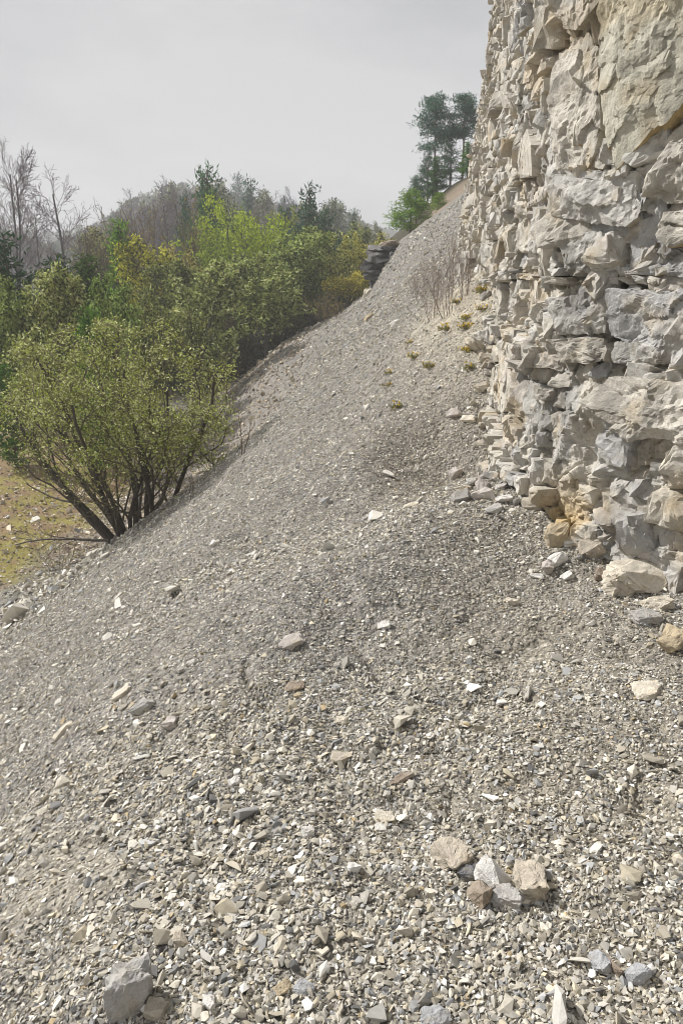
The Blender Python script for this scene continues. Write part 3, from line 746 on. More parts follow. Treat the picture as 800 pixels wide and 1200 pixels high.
def along(rng, polys, lv, n):
    P = [(p) for p in polys if p[2] in lv]
    L_ = np.array([np.linalg.norm(p[0][-1] - p[0][0]) + .05 for p in P]); ch = rng.choice(len(P), n, p=L_ / L_.sum())
    t = rng.random(n) ** .7; out = np.zeros((n, 3))
    for i in np.unique(ch):
        m = ch == i; pts = P[i][0]; f = t[m] * (len(pts) - 1)
        for a in range(3): out[m, a] = np.interp(f, np.arange(len(pts)), pts[:, a])
    return out
class Kind: pass
def kind_of(wood, crown, wood_mat=None, crown_mat=None, centre=True):
    k = Kind(); k.trunk = mesh('trunk', *wood[:2], wood[2], wood_mat or M_BARK, True)
    k.crown = mesh('crown', *crown[:2], crown[2], crown_mat or M_LEAF) if crown is not None else None
    a = np.concatenate([wood[0]] + ([crown[0]] if crown is not None else []))
    top = a[a[:, 2] > .4 * a[:, 2].max()]; sh = top.mean(0) * (0 if centre is False else 1); sh[2] = 0
    for me in (k.trunk, k.crown):
        if me: me.transform(__import__('mathutils').Matrix.Translation(-Vector(sh)))
    k.h = np.percentile(a[:, 2], 99.8); k.w = np.percentile(a[:, 0], 98.5) - np.percentile(a[:, 0], 1.5)
    return k
def leafy(seed, stems, H_, spread, S, nleaf, ll, lw, cols, probs, lv, sides=(7, 5, 3, 3), rmin=.0075, r0=.09, bark=((.10, .085, .065), (.15, .12, .085)), sp=.06, dome=.35, twig_crown=False, shape=None):
    rng = np.random.default_rng(seed); polys = []
    for i in range(stems):
        az = 2 * math.pi * (i + rng.random() * .7) / stems; tl = spread * (rng.random() ** (.6 if stems < 12 else .85) if stems > 1 else .05)
        d = np.array([math.sin(tl) * math.cos(az), math.sin(tl) * math.sin(az), math.cos(tl)])
        b = np.array([math.cos(az), math.sin(az), 0]) * (.12 if stems > 1 else 0) * rng.random() * H_ / 4
        grow(rng, b - np.array([0, 0, .25]), d, H_ * (1 - dome * tl) * rng.uniform(.85, 1), r0 * rng.uniform(.7, 1.1), 0, S, polys)
    if shape:
        hw, hc, hh = shape      # pull stray shoots back to the crown's outline
        cen = np.array([0, 0, hc]); ax = np.array([hw, hw, hh]); q = []
        for pts, rad, lv_ in polys:
            e = (pts - cen) / ax; rho = np.linalg.norm(e, axis=1, keepdims=True)
            q.append((np.where((rho > .82) & (pts[:, 2:] > .3), cen + (pts - cen) / np.maximum(rho, .01) * (.82 + .25 * np.tanh((rho - .82) * 1.6)), pts), rad, lv_))
        polys = q
    if twig_crown:
        last = len(S) - 1
        return kind_of(tubes([p for p in polys if p[2] < last], sides, rmin, *bark), tubes([p for p in polys if p[2] >= last], sides, rmin, *bark), crown_mat=M_BARK)
    pos = along(rng, polys, lv, nleaf)
    if nleaf > 9000 and stems <= 10: pos = pos[rng.random(len(pos)) < .12 + .88 * ss(.2, .5, pos[:, 2] / H_)]
    if stems > 10: pos = pos[rng.random(len(pos)) < ss(1.3, 2.6, pos[:, 2])]; polys = [q for q in polys if q[2] < 1 or q[0][:, 2].mean() > .75 + .35 * (q[2] > 1)]
    return kind_of(tubes(polys, sides, rmin, *bark), leaves(rng, pos, ll, lw, cols, probs, spread=sp), centre=stems <= 10)
def conifer(seed, H_, w, bare, nb, cols, probs, droop=-.1, ll=.38, lw=.09, round_=False, per=26, base=(.12, .085, .06), tip=(.14, .09, .06)):
    rng = np.random.default_rng(seed); polys = []; pos = []
    trunk = [np.array([0, 0, -.3])]; n = 9
    for i in range(n): trunk.append(np.array([rng.normal(0, .012 * H_ * .3), rng.normal(0, .012 * H_ * .3), 0]) + [trunk[-1][0], trunk[-1][1], (i + 1) * H_ / n])
    trunk = np.array(trunk); polys.append((trunk, np.linspace(.016 * H_, .003 * H_, n + 1), 0))
    for b in range(nb):
        f = bare + (1 - bare) * (b + rng.random()) / nb
        q = (f - bare) / (1 - bare)
        ln = w * .5 * ((math.sqrt(max(0, 1 - (2 * q - .75) ** 2 / 1.7)) if round_ else (1 - q) ** .8 * (.35 + .65 * min(1, q * 6)) + .06)) * rng.uniform(.65, 1.15)
        az = rng.random() * 6.283; el = droop + .75 * q + rng.normal(0, .12)
        d = np.array([math.cos(az) * math.cos(el), math.sin(az) * math.cos(el), math.sin(el)])
        p0 = np.array([np.interp(f * H_, trunk[:, 2], trunk[:, 0]), np.interp(f * H_, trunk[:, 2], trunk[:, 1]), f * H_])
        pts = [p0]
        for i in range(4):
            d = norm(d + np.array([0, 0, .10]) + rng.normal(size=3) * .1); pts.append(pts[-1] + d * ln / 4)
        pts = np.array(pts); polys.append((pts, np.linspace(.005 * H_, .0015 * H_, 5), 1))
        m = max(6, int(per * ln / (w * .5) * 1.2)); t = (.25 if not round_ else .4) + (.75 if not round_ else .6) * rng.random(m) ** .8
        P = np.stack([np.interp(t * 4, np.arange(5), pts[:, a]) for a in range(3)], -1)
        side = rng.normal(size=(m, 3)) * (.13 if not round_ else .22) * w * .5 * np.array([1, 1, .45]); pos.append(P + side)
    pos = np.concatenate(pos); pos = np.repeat(pos, 3, 0)
    return kind_of(tubes(polys, (7, 3), .012, base, tip), leaves(rng, pos, ll, lw, cols, probs, drop=-.25, spread=.06))

WILLOW = leafy(104, 14, 4.7, 1.0, [dict(n=7, wob=.10, up=.05, kids=(6, 9), t0=.18, ang=(.25, .7), ratio=(.45, .7), fall=.45, rr=.5), dict(n=5, wob=.14, up=.04, kids=(5, 8), t0=.2, ang=(.3, .8), ratio=(.35, .6), fall=.4, rr=.5),
   dict(n=4, wob=.16, up=.06, kids=(4, 6), t0=.1, ang=(.4, 1.0), ratio=(.45, .75), rr=.6), dict(n=3, wob=.16, up=.0)], 37000, .054, .026, [(.42, .47, .16), (.66, .68, .36), (.24, .26, .07), (.42, .50, .08)], [.4, .26, .24, .10], (2, 3), rmin=.0045, r0=.062, bark=((.075, .062, .05), (.16, .135, .085)), sp=.05, dome=.2, shape=(2.35, 2.2, 2.35))
SB = [dict(n=6, wob=.12, up=.07, kids=(7, 10), t0=.3, ang=(.35, .8), ratio=(.35, .6), fall=.4, rr=.5), dict(n=4, wob=.15, up=.05, kids=(5, 7), t0=.2, ang=(.35, .9), ratio=(.4, .6), rr=.5), dict(n=3, wob=.18, up=.03)]
oliv = ([(.38, .41, .125), (.66, .66, .33), (.10, .115, .033), (.40, .35, .14)], [.40, .24, .28, .08])
OLIVE = [leafy(111 + i, 6, 7, .55, SB, 9500, .21, .10, *oliv, (1, 2), sp=.12, r0=.09, shape=(2.6, 3.6, 3.3)) for i in range(3)]
ROUND = [leafy(121 + i, 1, 7, .1, [dict(n=7, wob=.06, up=.05, kids=(16, 20), t0=.16, ang=(.6, 1.1), ratio=(.38, .55), fall=.35, rr=.45)] + SB[1:], 10000, .21, .10, *oliv, (1, 2), sp=.13, r0=.12, shape=(2.5, 3.9, 3.2)) for i in range(2)]
LIME = leafy(131, 4, 8, .35, SB, 6500, .19, .095, [(.36, .44, .05), (.48, .54, .09), (.20, .26, .05)], [.5, .25, .25], (2,), sp=.10, r0=.09)
BARE = [leafy(141 + i, 2 - i, 9, .12, [dict(n=8, wob=.04, up=.05, kids=(20, 26), t0=.32, ang=(.5, .85), ratio=(.26, .38), fall=.5, rr=.3), dict(n=5, wob=.12, up=.05, kids=(7, 10), t0=.15, ang=(.4, .8), ratio=(.4, .6), rr=.55),
   dict(n=4, wob=.15, up=.02, kids=(3, 5), t0=.15, ang=(.4, .9), ratio=(.45, .7)), dict(n=3, wob=.15)], 0, 0, 0, None, None, (), rmin=.0075, r0=.09, bark=((.14, .12, .11), (.23, .185, .175)), twig_crown=True) for i in range(2)]
BROWN = [leafy(151 + i, 9, 5, .6, [dict(n=6, wob=.09, up=.06, kids=(8, 11), t0=.2, ang=(.3, .7), ratio=(.35, .55), fall=.35, rr=.5), dict(n=4, wob=.14, up=.06, kids=(5, 7), t0=.2, ang=(.3, .8), ratio=(.4, .6)), dict(n=3, wob=.15)],
   1500, .13, .06, [(.25, .20, .10), (.19, .14, .08), (.28, .27, .12)], [.4, .35, .25], (2,), rmin=.013, r0=.05, bark=((.13, .10, .075), (.19, .145, .10))) for i in range(2)]
PINE = [conifer(161 + i, 10, 5.0, .18, 62, [(.06, .13, .06), (.10, .18, .09), (.035, .075, .045)], [.45, .25, .3], per=34) for i in range(2)]
FIR = conifer(165, 9, 3.6, .05, 85, [(.075, .17, .03), (.13, .25, .05), (.03, .08, .02)], [.45, .25, .3], per=30, droop=-.25)
SCOTS = [conifer(167 + i, 9, 3.6, .5, 44, [(.055, .12, .065), (.10, .17, .10), (.035, .075, .045)], [.45, .25, .3], per=66, round_=True, ll=.26, lw=.08, base=(.17, .11, .09), tip=(.22, .13, .09)) for i in range(2)]
YOUNG = conifer(171, 3.4, 2.8, .06, 60, [(.13, .24, .045), (.20, .30, .06), (.06, .12, .03)], [.45, .25, .3], per=40, ll=.17, lw=.05)
THIN = leafy(181, 7, 2, .75, [dict(n=7, wob=.08, up=.08, kids=(5, 8), t0=.25, ang=(.3, .7), ratio=(.35, .55), fall=.4, rr=.5), dict(n=4, wob=.12, up=.1, kids=(3, 4), t0=.2, ang=(.3, .7), ratio=(.4, .6)), dict(n=3, wob=.12, up=.08)],
   0, 0, 0, None, None, (), sides=(5, 4, 3), rmin=.002, r0=.009, bark=((.22, .17, .14), (.30, .235, .195)), twig_crown=True)
THIN2 = leafy(183, 2, 2, .12, [dict(n=7, wob=.05, up=.08, kids=(5, 7), t0=.3, ang=(.3, .6), ratio=(.25, .4), fall=.4, rr=.5), dict(n=4, wob=.1, up=.1)], 0, 0, 0, None, None, (), sides=(5, 3), rmin=.004, r0=.018, bark=((.14, .115, .09), (.2, .16, .13)), twig_crown=True)

def plant(kind, name, cat, label, u, vtop, wpx, Y, tint=(1, 1, 1), wood=(1, 1, 1), vbase=None, rz=None, group=None, sink=0):
    rs = random.Random(int(u * 31 + vtop * 7))
    if vbase is not None and Y is None:
        x, Y, _ = hit(u, vbase)
    x, y, ztop = at(u, vtop, Y)
    z = float(H(np.array([x]), np.array([y]))[0]) - sink
    s = (ztop - z) / kind.h; sw = wpx * (Y / CP) * CP / F * 1.0 / kind.w
    sw = max(.45 * s, min(1.9 * s, sw))
    o = empty(name, (x, y, z), rs.uniform(0, 6.28) if rz is None else rz, (sw, sw, s))
    tr = link('trunk', kind.trunk, o); tr.color = (*wood, 1)
    if kind.crown:
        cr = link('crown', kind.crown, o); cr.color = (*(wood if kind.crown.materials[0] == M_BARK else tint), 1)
    return tag(o, label, cat, group)

plant(WILLOW, 'willow_tree', 'tree', 'broad many-stemmed willow in pale spring leaf at the foot of the scree', 134, 375, 246, 14.2, rz=.6)
W = 'trees at the edge of the scree and valley'
TREES = [
 (BARE[0], 'bare_tree', 'tall bare tree cut by the left edge, highest of the leafless ones', 10, 162, 62, 60, (1, 1, 1)),
 (BARE[1], 'bare_tree', 'spreading bare tree standing free against the sky on the left', 62, 190, 62, 56, (1, 1, 1)),
 (BARE[1], 'bare_tree', 'slim bare tree squeezed between the two big leafless ones', 36, 226, 34, 66, (1, 1, 1)),
 (BROWN[0], 'bare_tree', 'low brown bare tree right of the free-standing leafless one', 108, 258, 62, 58, (1, 1, 1)),
 (BROWN[1], 'bare_tree', 'brown twiggy tree between the yellow tree and the tall green pine', 192, 226, 90, 60, (1.2, 1.1, .8)),
 (BROWN[0], 'bare_tree', 'grey-brown twiggy tree right under the tall green pine', 226, 246, 60, 57, (1.1, 1.1, .8)),
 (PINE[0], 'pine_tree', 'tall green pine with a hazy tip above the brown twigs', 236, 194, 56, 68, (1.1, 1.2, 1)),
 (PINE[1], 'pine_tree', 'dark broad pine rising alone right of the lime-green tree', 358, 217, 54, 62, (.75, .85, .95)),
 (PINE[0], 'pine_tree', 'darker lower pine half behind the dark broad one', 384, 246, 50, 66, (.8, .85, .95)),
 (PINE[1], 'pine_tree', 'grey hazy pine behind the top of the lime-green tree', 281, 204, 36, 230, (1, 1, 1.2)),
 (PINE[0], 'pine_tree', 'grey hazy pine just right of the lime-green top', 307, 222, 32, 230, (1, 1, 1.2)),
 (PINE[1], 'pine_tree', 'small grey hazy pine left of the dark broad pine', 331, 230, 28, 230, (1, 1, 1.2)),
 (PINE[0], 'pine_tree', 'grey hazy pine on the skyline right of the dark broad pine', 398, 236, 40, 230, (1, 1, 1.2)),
 (LIME, 'leafy_tree', 'bright lime-green tree in the middle of the wood', 284, 228, 96, 56, (1.1, 1.12, 1)),
 (LIME, 'leafy_tree', 'smaller lime-green tree low on the left of the brightest one', 250, 262, 44, 55, (.9, .95, 1)),
 (FIR, 'fir_tree', 'narrow bright green tree standing upright left of the yellow one', 137, 259, 48, 52, (1.7, 1.5, .9)),
 (FIR, 'fir_tree', 'small vivid green fir above the willow crown', 101, 362, 50, 26, (1.1, 1.1, .9)),
 (FIR, 'fir_tree', 'green fir low at the left edge beside the willow', 4, 428, 46, 26, (.9, .9, .8)),
 (OLIVE[0], 'leafy_tree', 'yellow-ochre tree in new leaf beside the narrow green one', 174, 278, 74, 51, (1.2, 1.12, .4)),
 (OLIVE[1], 'leafy_tree', 'cream-tinged twiggy tree right of the yellow one', 208, 292, 62, 52, (1.15, 1.0, .9)),
 (PINE[0], 'evergreen_tree', 'dark evergreen with a dense crown at the left edge under the bare trees', 4, 272, 80, 36, (.5, .62, .45)),
 (PINE[1], 'evergreen_tree', 'dark evergreen behind the dull olive tree on the left', 62, 300, 80, 38, (.5, .62, .4)),
 (FIR, 'evergreen_tree', 'dark green evergreen under the low brown bare tree', 100, 300, 66, 37, (.7, .6, .6)),
 (ROUND[0], 'leafy_tree', 'dull olive tree with pale speckled leaves at left behind the willow', 56, 312, 92, 31, (.95, .98, 1.0)),
 (ROUND[1], 'leafy_tree', 'dull olive tree at the left edge low beside the speckled one', 8, 328, 66, 31, (.62, .74, .6)),
 (OLIVE[2], 'leafy_tree', 'shaded olive tree right behind the willow top', 122, 322, 70, 33, (.62, .8, .55)),
 (OLIVE[1], 'leafy_tree', 'shaded olive tree under the yellow-ochre one', 166, 338, 70, 36, (.65, .68, .6)),
 (ROUND[0], 'leafy_tree', 'big rounded olive tree right of the willow crown', 242, 308, 104, 40, (.95, 1, 1.05)),
 (ROUND[1], 'leafy_tree', 'rounded olive tree on the scree edge, right of the biggest one', 306, 298, 84, 45, (.85, .92, .85)),
 (OLIVE[0], 'leafy_tree', 'olive tree with dark trunks below the dark broad pine', 350, 266, 76, 52, (.82, .95, .75)),
 (OLIVE[2], 'leafy_tree', 'olive-brown tree right of the one with dark trunks', 388, 276, 62, 54, (1.0, 1.0, .8)),
 (OLIVE[1], 'leafy_tree', 'yellowish bushy tree just left of the dark rock outcrop', 417, 276, 56, 55, (1.25, 1.15, .7)),
 (OLIVE[0], 'leafy_tree', 'yellowish bushy tree behind the dark rock outcrop', 444, 274, 46, 60, (1.2, 1.1, .75)),
 (BROWN[1], 'bush', 'yellow-brown small bush on the scree edge below the outcrop', 378, 342, 40, 47, (1.7, 1.7, 1)),
 (OLIVE[2], 'bush', 'straw-coloured bush hugging the scree edge under the outcrop', 408, 318, 44, 50, (1.5, 1.3, .7)),
 (BROWN[0], 'bush', 'dark brown bush between the two rounded olive trees', 276, 360, 50, 48, (1, 1, 1)),
 (OLIVE[1], 'bush', 'low shaded bush at the foot of the rounded olive trees', 330, 358, 54, 50, (.55, .6, .5)),
 (SCOTS[0], 'pine_tree', 'tall scots pine with a bare leaning stem on the hillside', 513, 110, 38, 62, (1.4, 1.4, 1.7)),
 (SCOTS[1], 'pine_tree', 'dense tall scots pine nearest the cliff edge', 546, 109, 34, 62, (1.2, 1.25, 1.4)),
 (PINE[0], 'pine_tree', 'dark pine below the two tall scots pines', 528, 166, 34, 60, (.8, .95, .8)),
 (PINE[1], 'pine_tree', 'hazy grey spruce left of the hillside pines', 500, 178, 28, 64, (.9, 1, 1.1)),
 (FIR, 'pine_tree', 'dark green pine at the foot of the leaning scots pine', 512, 184, 28, 58, (.7, .8, .9)),
 (FIR, 'pine_tree', 'bright green small pine tucked by the cliff edge', 549, 166, 22, 56, (1.3, 1.3, 1)),
 (PINE[0], 'pine_tree', 'hazy grey spruce lowest on the left of the hillside row', 489, 206, 26, 66, (1, 1.05, 1.2)),
 (YOUNG, 'pine_tree', 'young yellow-green pine spreading above the dark outcrop', 482, 222, 54, 46, (1.4, 1.35, 1)),
 (YOUNG, 'pine_tree', 'young lime-green pine on the brown bank right of the spreading one', 514, 225, 34, 50, (1.5, 1.35, .9)),
 (BROWN[0], 'bare_tree', 'grey twiggy tree on the second row left of the yellow one', 148, 248, 60, 72, (1, 1, .9)),
 (OLIVE[0], 'leafy_tree', 'faded olive tree behind the narrow green tree', 120, 268, 66, 74, (.75, .72, .7)),
 (BARE[0], 'bare_tree', 'leafless crown rising behind the brown twiggy tree', 206, 214, 54, 80, (1, 1, 1)),
 (PINE[1], 'pine_tree', 'slim dark pine left of the tall green one', 214, 226, 32, 76, (.8, .9, .9)),
 (OLIVE[2], 'leafy_tree', 'tall olive tree just right of the tall green pine', 258, 224, 66, 70, (.8, .95, .6)),
 (LIME, 'leafy_tree', 'pale green open tree right of the brightest lime one', 318, 238, 64, 66, (.75, .72, .8)),
 (BARE[1], 'bare_tree', 'leafless tree standing behind the lime-green tree', 300, 224, 56, 84, (1, 1, 1)),
 (PINE[0], 'pine_tree', 'dark green pine left of the dark broad pine', 334, 240, 40, 70, (.7, .85, .85)),
 (OLIVE[1], 'leafy_tree', 'grey-green tree between the two dark pines', 374, 258, 54, 72, (.7, .75, .75)),
 (OLIVE[0], 'leafy_tree', 'grey-green tree right of the darker lower pine', 408, 262, 52, 74, (.8, .85, .8)),
 (OLIVE[2], 'leafy_tree', 'pale olive tree farthest right before the dark outcrop', 432, 268, 44, 76, (.95, .95, .8)),
 (ROUND[1], 'leafy_tree', 'dark olive round tree in the gap under the lime-green tree', 280, 300, 70, 50, (.6, .66, .55)),
 (ROUND[0], 'leafy_tree', 'dark round tree between the yellow one and the biggest olive', 200, 306, 76, 46, (.6, .64, .55)),
 (ROUND[1], 'leafy_tree', 'dark round tree beneath the dark evergreens at left', 84, 330, 76, 34, (.55, .6, .5)),
 (OLIVE[1], 'leafy_tree', 'light olive bushy tree beside the willow on the right', 226, 352, 60, 40, (.95, .98, .9)),
 (BROWN[0], 'bare_tree', 'pale grey crown on the skyline, farthest left of the hazy row', 140, 240, 56, 112, (1, 1, 1.15)),  # skyline row from here: blue-grey of the haze is put into the tints
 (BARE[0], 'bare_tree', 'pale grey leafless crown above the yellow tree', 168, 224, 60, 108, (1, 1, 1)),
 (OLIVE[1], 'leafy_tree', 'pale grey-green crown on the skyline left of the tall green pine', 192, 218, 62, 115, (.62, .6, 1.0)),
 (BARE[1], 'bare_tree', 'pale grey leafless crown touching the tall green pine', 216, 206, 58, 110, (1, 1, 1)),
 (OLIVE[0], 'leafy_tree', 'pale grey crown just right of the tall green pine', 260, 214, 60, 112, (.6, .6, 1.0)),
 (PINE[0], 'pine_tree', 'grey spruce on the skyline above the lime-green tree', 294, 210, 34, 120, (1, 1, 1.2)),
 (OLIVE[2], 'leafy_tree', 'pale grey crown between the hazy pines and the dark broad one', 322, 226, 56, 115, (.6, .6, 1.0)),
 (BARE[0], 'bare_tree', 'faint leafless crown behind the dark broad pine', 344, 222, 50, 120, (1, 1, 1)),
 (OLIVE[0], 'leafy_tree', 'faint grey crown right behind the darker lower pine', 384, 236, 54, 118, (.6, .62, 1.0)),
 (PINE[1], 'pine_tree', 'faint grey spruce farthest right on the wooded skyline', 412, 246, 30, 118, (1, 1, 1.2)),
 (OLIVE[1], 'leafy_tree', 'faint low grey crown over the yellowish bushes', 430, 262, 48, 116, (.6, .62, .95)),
]
for (k, nm, lab, u, vt, wp, Y, tint) in TREES:
    q = 1 if k not in ROUND else .86
    plant(k, nm, 'bush' if nm == 'bush' else 'tree', lab, u, vt, wp * q, Y, tint, wood=((.95, 1.0, 1.3) if Y > 100 else (1, 1, 1.1)) if k in BARE or (k in BROWN and Y > 100) else (1, 1, 1))  # far leafless trees: haze is put into their bluer bark colour
# bare shrubs and saplings on the scree
for (k, lab, u, vt, vb, wp) in [
    (THIN, 'tallest bare reddish shrub growing where the dirt cone meets the far scree', 527, 268, 366, 54),
    (THIN, 'spindly bare shrub leaning left of the tallest reddish one', 508, 300, 372, 44),
    (THIN, 'bare shrub close against the cliff above the dirt cone', 547, 262, 345, 34),
    (THIN, 'small bare twigs poking out left of the other reddish shrubs', 492, 305, 352, 30),
    (THIN2, 'thin leafless sapling alone on the rubble right of the willow', 285, 478, 532, 22),
    (THIN2, 'leafless sapling close beside the willow trunks', 222, 545, 588, 26),
    (THIN, 'dry twiggy shrub at the scree toe below the willow', 62, 612, 668, 60)]:
    plant(k, 'bare_shrub' if k is THIN else 'sapling', 'shrub' if k is THIN else 'sapling', lab, u, vt, wp, None, vbase=vb)
# fallen branch below the willow
rng = np.random.default_rng(5); polys = []
x, y, t = hit(128, 640); z = float(H(np.array([x]), np.array([y]))[0])
grow(rng, (0, 0, 0), (-1, -.15, .12), 1.7, .028, 0, [dict(n=8, wob=.12, kids=(5, 7), t0=.2, ang=(.3, .8), ratio=(.3, .5)), dict(n=4, wob=.15, kids=(2, 4), ang=(.3, .8)), dict(n=3, wob=.2)], polys)
o = link('fallen_branch', mesh('fallen_branch', *tubes(polys, (6, 4, 3), .004, (.10, .085, .07), (.17, .14, .11)), M_BARK, True), loc=(x, y, z + .12))
tag(o, 'dead fallen branch lying on the rubble below the willow', 'branch')

# yellow-flowered tufts on the dirt cone
def tuft(seed, nf, dry=.5):
    rng = np.random.default_rng(seed); n = 90
    pos = np.stack([rng.normal(0, .04, n), rng.normal(0, .032, n), np.zeros(n)], -1)
    st = leaves(rng, pos, .05, .013, [(.26, .23, .10), (.30, .25, .16), (.17, .18, .07)], [.4, .3, .3], drop=-1.3)
    pos = np.stack([rng.normal(0, .045, nf), rng.normal(0, .035, nf), rng.uniform(.02, .06, nf)], -1); pos = np.repeat(pos, 7, 0)
    fl = leaves(rng, pos, .013, .010, [(.70, .52, .02), (.60, .40, .02)], [.7, .3], drop=-.6)
    return mesh('flowering_plant', np.concatenate([st[0], fl[0]]), np.concatenate([st[1], fl[1] + len(st[0])]), np.concatenate([st[2], fl[2]]), M_LEAF)
TF = [tuft(1, 26), tuft(2, 12), tuft(3, 5)]
for (u, v, k, s, lab) in [
    (565, 342, 0, 1.3, 'flowering tuft highest on the dirt cone against the cliff'), (537, 356, 1, 1, 'flowering tuft on the ridge of the dirt cone beside the bare shrubs'),
    (567, 364, 1, 1, 'flowering tuft against the cliff under the highest one'), (547, 374, 0, 1.1, 'dense yellow tuft in the middle of the dirt cone, upper of a pair'),
    (546, 385, 0, 1.1, 'dense yellow tuft in the middle of the dirt cone, lower of a pair'), (523, 387, 1, 1.3, 'broad dry tuft with yellow heads on the crest of the cone'),
    (548, 412, 0, 1.0, 'bright yellow tuft below the dense pair near the cliff'), (550, 432, 2, 1, 'faded tuft at the cliff foot under the bright yellow one'),
    (481, 403, 1, .9, 'yellow tuft farthest left on the pale edge of the cone'), (486, 420, 1, 1.1, 'yellow tuft on the pale stony edge below the farthest left one'),
    (503, 431, 2, 1.1, 'dry tuft almost without flowers on the pale edge'), (457, 438, 1, .9, 'lone yellow tuft out on the grey scree'),
    (456, 453, 2, .8, 'brown tuft just under the lone yellow one'), (466, 478, 2, 1.1, 'dry brownish tuft lowest on the grey scree')]:
    x, y, t = hit(u, v); z = float(H(np.array([x]), np.array([y]))[0])
    o = link('flowering_plant', TF[k], loc=(x, y, z), rot=(0, 0, u % 6)); q = s * max(1, t / 10); o.scale = (q * 1.2, q, q)
    tag(o, lab, 'plant', 'yellow flowered tufts on the dirt cone')

# dark layered outcrop on the skyline of the scree
def outcrop():
    rng = np.random.default_rng(3); V, T, C, off = [], [], [], 0
    zb = -1.9
    for h, w, d in [(.4, .7, .6), (.3, .8, .6), (.5, 1.0, .6), (.25, 1.3, .6), (.5, 1.5, .6), (.2, 1.6, .6), (.5, 1.75, .6), (.3, 1.7, .6), (.4, 1.55, .6), (.25, 1.3, .6)]:
        for q in range(4):
            p = rng.uniform(-1, 1, (18, 3)); p = p / np.abs(p).max(1, keepdims=True) * .5
            v, t = bm_arrays(hull(p)); v = v * [w * rng.uniform(.45, .7), 1.5, h * rng.uniform(1.0, 1.25)] + [(q - 1.5) * w * .26 + rng.normal(0, .05) + .25, rng.normal(0, .15), zb + h / 2 + rng.normal(0, .05)]
            V.append(v); T.append(t + off); off += len(v); C.append(np.tile(np.array((.16, .155, .15)) * rng.choice([.45, .9, 1.9], p=[.55, .3, .15]), (len(v), 1)))
        zb += h * .9
    V = np.concatenate(V); V *= [1.0, 1, .92]
    T = np.concatenate(T); C = np.concatenate(C); t3 = V[T]; c3 = C[T]
    for _ in range(2):
        def sub(q): a, b, c = q[:, 0], q[:, 1], q[:, 2]; ab, bc, ca = (a + b) / 2, (b + c) / 2, (c + a) / 2; return np.concatenate([np.stack(w, 1) for w in ((a, ab, ca), (ab, b, bc), (ca, bc, c), (ab, bc, ca))])
        t3, c3 = sub(t3), sub(c3)
    v = t3.reshape(-1, 3); v = v * (1 + .10 * fbm(v[:, 0] * 3 + v[:, 1] * 2, v[:, 2] * 4 + v[:, 1], 5, 3))[:, None] + .05 * np.stack([fbm(v[:, 2] * 5, v[:, 0] * 5 + v[:, 1] * 4, k, 2) for k in (1, 2, 3)], -1)
    col = c3.reshape(-1, 3) * (1 + .5 * fbm(v[:, 0] * 2, v[:, 2] * 2, 9, 3))[:, None]
    col = col + (np.array([.42, .39, .34]) - col) * (ss(-1.0, -1.7, v[:, 2]) * .8)[:, None]
    return mesh('rock_outcrop', v, np.arange(len(v)).reshape(-1, 3), col, M_DARKROCK)
x, y, z = at(445, 318, 43)
tag(link('rock_outcrop', outcrop(), loc=(x, y, z), rot=(0, 0, .3)), 'dark layered rock outcrop standing on the skyline of the scree', 'rock')
for (u, v, w, h, Y, t, lab) in [(480, 294, 26, 13, 42, 'dark', 'grey boulder resting on the scree right of the dark outcrop'), (494, 292, 15, 10, 42, 'dark', 'smaller grey boulder right beside the bigger one by the outcrop'),
      (462, 303, 13, 13, 42, 'dark', 'grey block between the dark outcrop and the boulders'), (457, 287, 24, 8, 43.5, 'brown', 'flat brown slab on top behind the dark outcrop'),
      (431, 352, 12, 24, 43, 'cream', 'pale rock step below the left end of the dark outcrop')]:
    x, y, z = at(u, v, Y); k = Y / F
    o = link('boulder', stone_mesh('boulder', int(u), (w * k, w * k * .8, h * k * 1.5), t, 3, .07, M_DARKROCK if t == 'dark' else M_STONE)); o.location = (x, y, z - h * k * .2)
    tag(o, lab, 'boulder')

# undergrowth of the wood, moss and dead grass on the valley floor
def spray(name, n, area, hmax, ll, lw, cols, probs, label, seed, filt=None, drop=-.5):
    rng = np.random.default_rng(seed)
    x = rng.uniform(area[0], area[1], n); y = rng.uniform(area[2], area[3], n)
    if filt is not None:
        m = filt(x, y, rng); x, y = x[m], y[m]
    hh = hmax * np.clip(.55 + .6 * fbm(x * .35, y * .35, seed, 3), .08, 1.2)
    z = H(x, y) + hh * rng.random(len(x)) ** .8
    v = leaves(rng, np.stack([x, y, z], -1), ll, lw, cols, probs, drop=drop)
    tag(link(name, mesh(name, *v[:2], v[2], M_LEAF)), label, kind='stuff')
spray('undergrowth', 75000, (-42, 8, 29, 62), 3.4, .30, .13, [(.045, .055, .02), (.07, .068, .028), (.03, .038, .016), (.08, .06, .03)], [.4, .2, .25, .15], 'dark tangled undergrowth filling the wood between the trunks', 61,
      lambda x, y, r: (base_h(x, y) < FLOOR + 3.2) & (((x < -7.6) & (y > 42 + .9 * (x + 7))) | (y > 51)))
spray('grass', 26000, (-26, -6.4, 15, 30), .11, .10, .016, [(.40, .33, .05), (.30, .27, .07), (.34, .26, .13), (.24, .28, .05)], [.35, .25, .2, .2], 'yellow-green moss and dead grass on the valley floor', 62,
      lambda x, y, r: (base_h(x, y) < FLOOR + .55) & (fbm(x * 2.1, y * 2.1, 72, 3) + .4 * fbm(x * .5, y * .5, 71, 4) > r.uniform(-.35, .25, len(x))))

